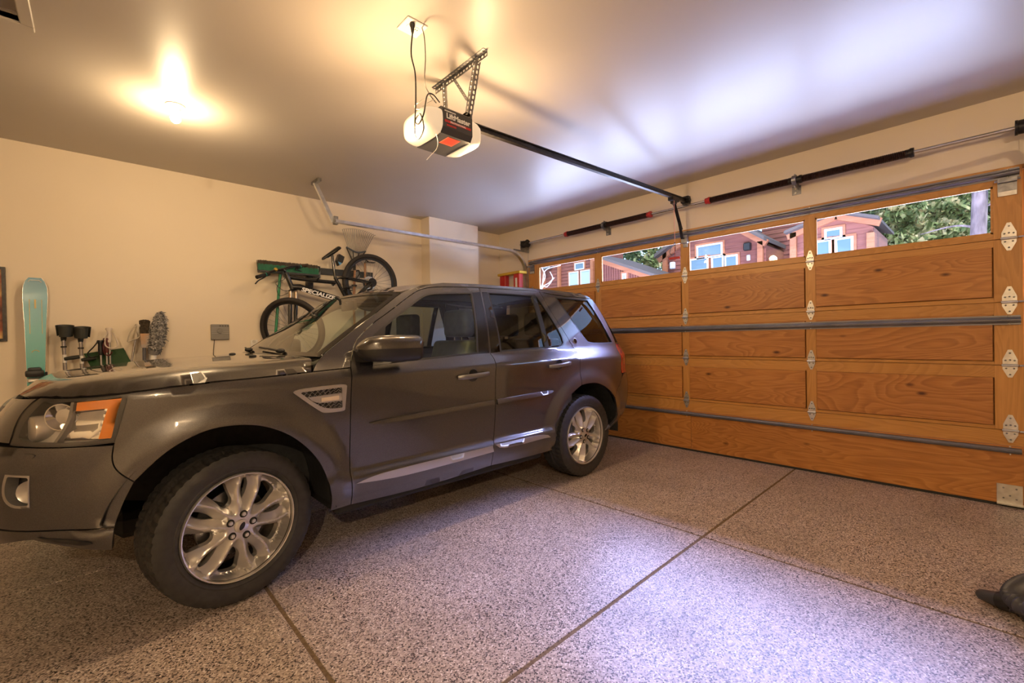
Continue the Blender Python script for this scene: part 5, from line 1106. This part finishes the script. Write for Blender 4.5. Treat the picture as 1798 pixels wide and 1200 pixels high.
def brist(n, y0, y1, zt, m, nm):
    L = []
    for k in range(n):
        x = b0[0]+(b1[0]+.08-b0[0])*k/n; y = g_.uniform(y0, y1); L.append(tube([(x, y, zb_-.002), (x+g_.uniform(-.01, .004), y+g_.uniform(-.008, .008), zt+g_.uniform(-.008, .004))], [.0042, .003], 3))
    o = obj(nm, join(*L), m, bm_); o['kind'] = 'stuff'
brist(260, YB_-.030, YB_-.012, zb_+.062, mat('green_bristle', (.012, .15, .085), .6), 'bristles'); brist(420, YB_+.0, YB_+.04, zb_+.105, mat('brown_bristle', (.07, .055, .045), .8), 'bristles')
h0, h1_ = W(492, 487, YB_), W(484, 585, YB_-.02)
obj('handle', tube([h0+np.array([0, 0, .03]), h1_, h1_+(h1_-h0)*1.2], .0135, 10), mat('green_handle', (.01, .22, .10), .35), bm_, smooth=60)
YK_ = 5.11
rk = root('leaf_rake', (2.26, YK_, .6), 'steel fan leaf rake hung tines up above the bicycle wheel', 'rake')
t0, t1 = W(601, 403, YK_), W(656, 414, YK_); n0, n1 = W(618, 456, YK_), W(632, 459, YK_); NT_ = 17
for k in range(NT_):
    q = k/(NT_-1); a = t0+(t1-t0)*q; b = n0+(n1-n0)*q; a = a+np.array([0, 0, .03*math.sin(q*math.pi)])
    obj('tine', tube([b, b+(a-b)*.5, a, a+np.array([.012, -.03, .004])], .0030, 4), MGALVD, rk)
m0, m1 = W(608, 434, YK_), W(642, 442, YK_)
obj('tine_brace', tube(bez([m0, (m0+m1)/2+np.array([0, -.008, -.035]), m1], 8), .011, 6), mat('blue_grey_brace', (.11, .13, .17), .45), rk, smooth=60)
for p in (m0, m1, (m0*2+m1)/3-np.array([0, 0, .03]), (m0+2*m1)/3-np.array([0, 0, .03])): obj('brace_arm', tube([p, W(622, 466, YK_)], .006, 5), MBLKM, rk)
MASH = noisy('ash_handle', (.40, .20, .11), (.52, .30, .18), 8, .5, stretch=(1, 1, .15))
obj('socket', tube([W(622, 456, YK_), W(622.5, 475, YK_)], .015, 8), MBLKM, rk); hb_ = W(623, 475, YK_); obj('handle', tube([hb_, W(621, 530, YK_), (hb_[0], YK_, .62)], .014, 10), MASH, rk, smooth=60)
obj('clamp', lathe([(.014, -.012), (.03, -.010), (.03, .010), (.014, .012)], W(622, 502, YK_), (0, 0, 1), 12), MBLACK, rk)
gh = root('garden_tool', (2.36, YK_, .6), 'wooden-handled garden tool hung to the right of the rake behind the bicycle wheel', 'garden tool')
q = W(641, 462, YK_); obj('handle', tube([q, (q[0]-.01, YK_, 1.6), (q[0]-.02, YK_, .62)], .013, 10), MASH, gh, smooth=60); obj('blade', box(q[0]-.02, q[0]+.09, YK_-.09, YK_-.02, q[2]-.004, q[2]+.004), MBLKM, gh); obj('neck', tube([q, q+np.array([0, -.03, .03]), q+np.array([.03, -.05, .0])], .007, 6), MBLKM, gh)
# ------------------------------------------------------------------ bicycle hung on the wall
YBK = 4.93
MFR = mat('bike_black', (.014, .014, .015), .25, Coat_Weight=.6); MBT = mat('bike_tyre', (.028, .024, .024), .7); MRIMB = mat('bike_rim', (.03, .03, .032), .35, .5); MBROWN = mat('brown_grip', (.05, .03, .022), .6)
bk = root('mountain_bicycle', (1.95, YBK, 1.03), 'black mountain bicycle hung nose-down on the left wall behind the car', 'bicycle')
def Bp(px, py, dy=0): return hit(px, py, 1, YBK+dy)
def bwheel(c, ax, R_, name, spokes=28):
    c = np.array(c, float); s, u, d = frame_of(ax); ring = lambda r, n: [c+r*(s*math.cos(a)+u*math.sin(a)) for a in np.arange(n)*2*np.pi/n]
    w = obj(name, tube(ring(R_-.024, 56), .024, 10, closed=True), MBT, bk, smooth=60)
    obj('rim', sweep(ring(R_-.056, 56), [(-.012, -.012), (.012, -.012), (.012, .010), (-.012, .010)], closed=True, up=d), MRIMB, w, smooth=50)
    obj('rim_stripe', tube(ring(R_-.047, 56), .0035, 5, closed=True), MSTEEL, w)
    L = []
    for k in range(spokes):
        a = 2*np.pi*k/spokes; b = a+(.35 if k % 2 else -.35); e = d*(.028 if k % 4 < 2 else -.028); L.append(tube([c+.022*(s*math.cos(b)+u*math.sin(b))+e, c+(R_-.064)*(s*math.cos(a)+u*math.sin(a))], .0013, 4))
    for l_ in L: obj('spoke', l_, MSTEEL, w)
    obj('hub', join(cyl(c-d*.055, c+d*.055, .014, 12), cyl(c-d*.032, c-d*.026, .028, 14), cyl(c+d*.026, c+d*.032, .028, 14)), MBLKM, w, smooth=40)
    o = obj('disc_rotor', lathe([(.055, -.001), (.08, -.001), (.08, .001), (.055, .001), (.055, -.001)], c-d*.04, d, 28), MSTEEL, w); obj('rotor_carrier', join(*[tube([c-d*.04, c-d*.04+.058*(s*math.cos(a)+u*math.sin(a))], .003, 4) for a in np.arange(6)*np.pi/3]), MBLKM, o)
    return w
RW = .338
rc = Bp(651, 497); rear_w = bwheel(rc, (0, -1, 0), RW, 'rear_wheel')
ht, hb = Bp(503, 482), Bp(513, 506); sa = (hb-ht)/np.linalg.norm(hb-ht)
fc = Bp(514, 579); fax = np.array([-.74, -.67, 0]); fax = fax-sa*(fax@sa); fax /= np.linalg.norm(fax); side = np.cross(sa, fax)
front_w = bwheel(fc, fax, RW, 'front_wheel')
bbk = Bp(612, 532); st_ = Bp(588, 487); sp_ = Bp(583, 448); tt0, dt0 = ht+sa*.03, hb-sa*.01
fr_ = obj('frame', join(tube([dt0, dt0+(bbk-dt0)*.12+np.array([0, 0, .02]), bbk], [.026, .033, .034], 14), tube(bez([tt0, tt0+(st_-tt0)*.5+np.array([0, 0, -.035]), st_+np.array([.0, 0, -.06])], 6), .021, 12), tube([bbk, st_], .019, 12), tube([ht-sa*.01, hb+sa*.01], .024, 14)), MFR, bk, smooth=60)
for dy in (-.055, .055):
    o = obj('seat_stay', tube(bez([st_+np.array([0, 0, -.03]), st_+np.array([.10, dy*.8, -.0]), rc+np.array([0, dy, 0])], 5), .0095, 8), MFR, fr_, smooth=60); obj('chain_stay', tube([bbk+np.array([.02, dy*.5, 0]), rc+np.array([0, dy, 0])], .011, 8), MFR, fr_, smooth=60)
obj('rear_shock_link', tube([st_+np.array([-.03, 0, -.09]), st_+np.array([.02, 0, -.04])], .016, 8), MBLKM, fr_)
d_ = bbk-dt0; Ld = np.linalg.norm(d_); ex_ = d_/Ld; ez_ = np.array([0, -1., 0]); ey_ = np.cross(ez_, ex_)
tm = text_mesh('SPECIALIZED', .058, bold=.0022, shear=.12); tm = (tm[0]*np.array([min(1.5, Ld*.66/np.ptp(tm[0][:, 0])), 1, 1]), tm[1])
obj('lettering', place(tm, dt0+d_*.47+ez_*.0345, ex_, ey_, ez_), MTXW, fr_)
obj('seat_post', tube([st_, sp_], .014, 10), MFR, bk, smooth=60)
sa0, sa1 = Bp(566, 456), Bp(596, 436)
def saddle():
    d = sa1-sa0; L = np.linalg.norm(d); d /= L; up = np.cross(d, np.array([0, 1., 0])); up *= np.sign(up[2]); V = []; prof_ = [(0, .016, .010), (.05, .022, .018), (.35, .026, .022), (.6, .045, .024), (.85, .066, .026), (.97, .062, .026), (1.0, .045, .018)]
    for t_, w, h in prof_:
        for a in np.arange(14)*2*np.pi/14: V.append(sa0+d*L*t_+np.array([0, 1., 0])*w*math.cos(a)+up*(h*math.sin(a)*(1 if math.sin(a) > 0 else .6)))
    n = 14; return np.array(V), [[i*n+j, i*n+(j+1) % n, (i+1)*n+(j+1) % n, (i+1)*n+j] for i in range(6) for j in range(n)]+[list(range(n))[::-1], [6*n+j for j in range(n)]]
sd = obj('saddle', saddle(), MBLACK, bk, smooth=60); obj('saddle_rail', tube([sa0*.7+sa1*.3+np.array([0, 0, -.02]), sp_+np.array([0, 0, .0]), sa0*.1+sa1*.9+np.array([0, 0, -.02])], .005, 6), MSTEEL, sd)
bgp = [Bp(594, 447), Bp(603, 452), Bp(600, 462), Bp(594, 467), Bp(590, 458)]
bag = obj('saddle_bag', prism([(p[0], p[2]) for p in bgp], lambda a, b: (a, YBK-.035, b), lambda a, b: (a, YBK+.035, b)), MBLACK, bk)
obj('bag_panel', prism([(p[0]*.75+bgp[3][0]*.25, p[2]*.75+bgp[3][2]*.25) for p in (bgp[2], bgp[3], bgp[4])], lambda a, b: (a, YBK-.039, b), lambda a, b: (a, YBK-.034, b)), mat('blue_fabric', (.10, .30, .62), .6), bag)
cr = hb+sa*.025                                  # fork
fk = obj('fork_crown', tube([cr-fax*.065, cr, cr+fax*.065], [.017, .022, .017], 10), MFR, bk, smooth=60)
ax_c = fc
for e in (-1, 1):
    top = cr+fax*.062*e; bot = ax_c+fax*.058*e; md = top+(bot-top)*.34
    obj('stanchion', tube([top, md], .0155, 10), mat('bronze_stanchion', (.42, .30, .20), .2, 1), fk, smooth=60); obj('fork_leg', tube([md, md+(bot-md)*.1, bot], [.022, .0225, .018], 12), MFR, fk, smooth=60)
bmid = cr+(ax_c-cr)*.36; obj('fork_brace', tube(bez([bmid-fax*.062, bmid-fax*.03-side*.05-sa*.03, bmid+fax*.03-side*.05-sa*.03, bmid+fax*.062], 5), .011, 8), MFR, fk, smooth=60)
hc = ht-sa*.04+side*.03*0; hc2 = hc-side*.0+np.array([-.03, -.02, .005])
obj('stem', tube([ht-sa*.03, hc2], .017, 10), MFR, bk, smooth=60)
L0, L1 = hit(451, 487, 1, YBK-.24), hit(540, 466, 1, YBK+.16)
hbr = obj('handlebar', tube(bez([L0, hc2+(L0-hc2)*.35+np.array([0, 0, .012]), hc2, hc2+(L1-hc2)*.35+np.array([0, 0, .012]), L1], 6), .0135, 10), MBLKM, bk, smooth=60)
for e in (L0, L1):
    a = e; b = hc2+(e-hc2)*.70; obj('grip', tube([a, b], .0185, 12), MBROWN if e is L1 else MBLACK, hbr, smooth=50)
    c = hc2+(e-hc2)*.60; obj('brake_lever', tube(bez([c, c+np.array([-.03, -.02, -.035]), c+(e-hc2)*.18+np.array([-.045, -.03, -.055]), c+(e-hc2)*.32+np.array([-.04, -.03, -.075])], 5), .006, 6), MBLACK, hbr); obj('lever_clamp', tube([hc2+(e-hc2)*.56, hc2+(e-hc2)*.66], .021, 10), MBLACK, hbr)
    obj('band', tube([hc2+(e-hc2)*.675, hc2+(e-hc2)*.695], .0192, 12), mat('teal_band', (.02, .32, .22), .4), hbr)
obj('bell', ico(hc2+(L0-hc2)*.28+np.array([0, -.01, .02]), .02, 2), mat('brass', (.55, .38, .08), .3, .8), hbr, smooth=80)
for a, b, c in ((Bp(493, 492, -.05), Bp(486, 506, -.06), Bp(492, 520, -.03)), (Bp(500, 490, -.05), Bp(484, 497, -.08), Bp(497, 510, -.04))): obj('brake_cable', tube(bez([hc2, a, b, c, cr], 5), .0028, 5), MBLACK, hbr)
kc = rc+np.array([0, -.045, 0])
cs = obj('cassette', join(*[lathe([(0, -.001), (.052-.006*k, -.001), (.052-.006*k, .001), (0, .001)], kc+np.array([0, -.004*k, 0]), (0, -1, 0), 20) for k in range(6)]), MBLKM, bk)
obj('derailleur', tube([kc+np.array([-.01, -.02, -.03]), kc+np.array([-.03, -.03, -.08]), kc+np.array([-.08, -.03, -.10])], .012, 6), MBLKM, cs)
ck = bbk+np.array([0, -.06, 0]); cn = obj('crank', join(lathe([(.05, -.002), (.09, -.002), (.09, .002), (.05, .002), (.05, -.002)], ck, (0, -1, 0), 28), tube([ck, ck+np.array([-.06, -.02, .16])], .012, 8)), MBLKM, bk, smooth=40)
obj('pedal', join(*[tube([ck+np.array([-.06+a, -.03, .15+.02*b]), ck+np.array([-.06+a, -.10, .15+.02*b])], .006, 5) for a in (-.04, .04) for b in (-1, 1)]+[tube([ck+np.array([-.10, y, .15]), ck+np.array([-.02, y, .15])], .006, 5) for y in (-.03, -.10)]), MBLKM, cn)
# hook that carries the frame
hk = root('bicycle_hook', (1.84, YS, 2.0), 'black padded wall hook carrying the bicycle top tube', 'hook')
hx = Bp(556, 493); obj('arm', tube([(hx[0], YS-.02, hx[2]+.01), (hx[0], YBK+.0, hx[2]-.012), (hx[0], YBK-.06, hx[2]+.02)], .009, 8), MBLACK, hk); obj('wall_plate', box(hx[0]-.03, hx[0]+.03, YS-.086, YS-.0, hx[2]-.06, hx[2]+.07, .006), MBLACK, hk)
# red and yellow holder high in the corner
rh = root('red_wall_bracket', (4.5, 4.86, 1.9), 'red metal bracket with yellow top high in the corner by the door track', 'bracket')
RX = 4.42; k0, k1 = hit(880, 486, 0, RX), hit(914, 480, 0, RX); zt = (k0[2]+k1[2])/2
for y in (k0[1]-.06, k1[1]+.06): obj('post', box(RX-.03, RX+.05, y-.06, y+.06, zt-.42, zt, .006), MRED, rh)
obj('top_plate', join(box(RX-.05, RX+.10, min(k0[1], k1[1])-.03, max(k0[1], k1[1])+.03, zt-.002, zt+.035, .006)), mat('yellow_paint', (.60, .38, .03), .45), rh)
obj('label', box(RX-.032, RX-.0295, k1[1]+.04, k1[1]+.08, zt-.20, zt-.06), MWHITE, rh)
obj('wall_arm', box(RX+.05, XD-.001, (k0[1]+k1[1])/2-.05, (k0[1]+k1[1])/2+.05, zt-.40, zt-.34), MRED, rh)
# vacuum hose at the right edge of the floor
MHOSE = mat('hose_grey', (.045, .045, .055), .38)
vh = root('vacuum_hose', (2.95, -.10, 0), 'coiled dark grey vacuum hose with a crevice nozzle on the floor', 'vacuum hose')
F0 = lambda px, py, z: hit(px, py, 2, z)
n0 = F0(1716, 1042, .03); n1 = F0(1757, 1055, .04); n2 = F0(1780, 1062, .05)
def oval(pts, r): return sweep(pts, circ(1, 16), scales=r)
obj('crevice_nozzle', oval([n0, n0+(n1-n0)*.12, n0+(n1-n0)*.35, n1], [.014, .022, .026, .034]), MHOSE, vh, smooth=50); obj('cuff', oval([n1+(n0-n1)*.05, n1, n2], [.036, .038, .036]), MBLACK, vh, smooth=40)
path = bez([n2, F0(1793, 1069, .045), F0(1830, 1084, .042), F0(1890, 1076, .045), F0(1900, 1040, .07), F0(1855, 1019, .09), F0(1806, 1024, .10), F0(1779, 1042, .105), F0(1788, 1060, .105), F0(1822, 1076, .10), F0(1900, 1100, .06), F0(2050, 1120, .045)], 60)
d_ = np.concatenate([[0], np.cumsum(np.linalg.norm(np.diff(path, axis=0), axis=1))]); n = int(d_[-1]/.0052); pp = np.stack([np.interp(np.arange(n)*.0052, d_, path[:, k]) for k in range(3)], 1)
obj('corrugated_hose', sweep(pp, circ(1, 12), scales=.0330+.0055*np.sin(np.arange(n)*np.pi/2+.4)), MHOSE, vh, smooth=40)
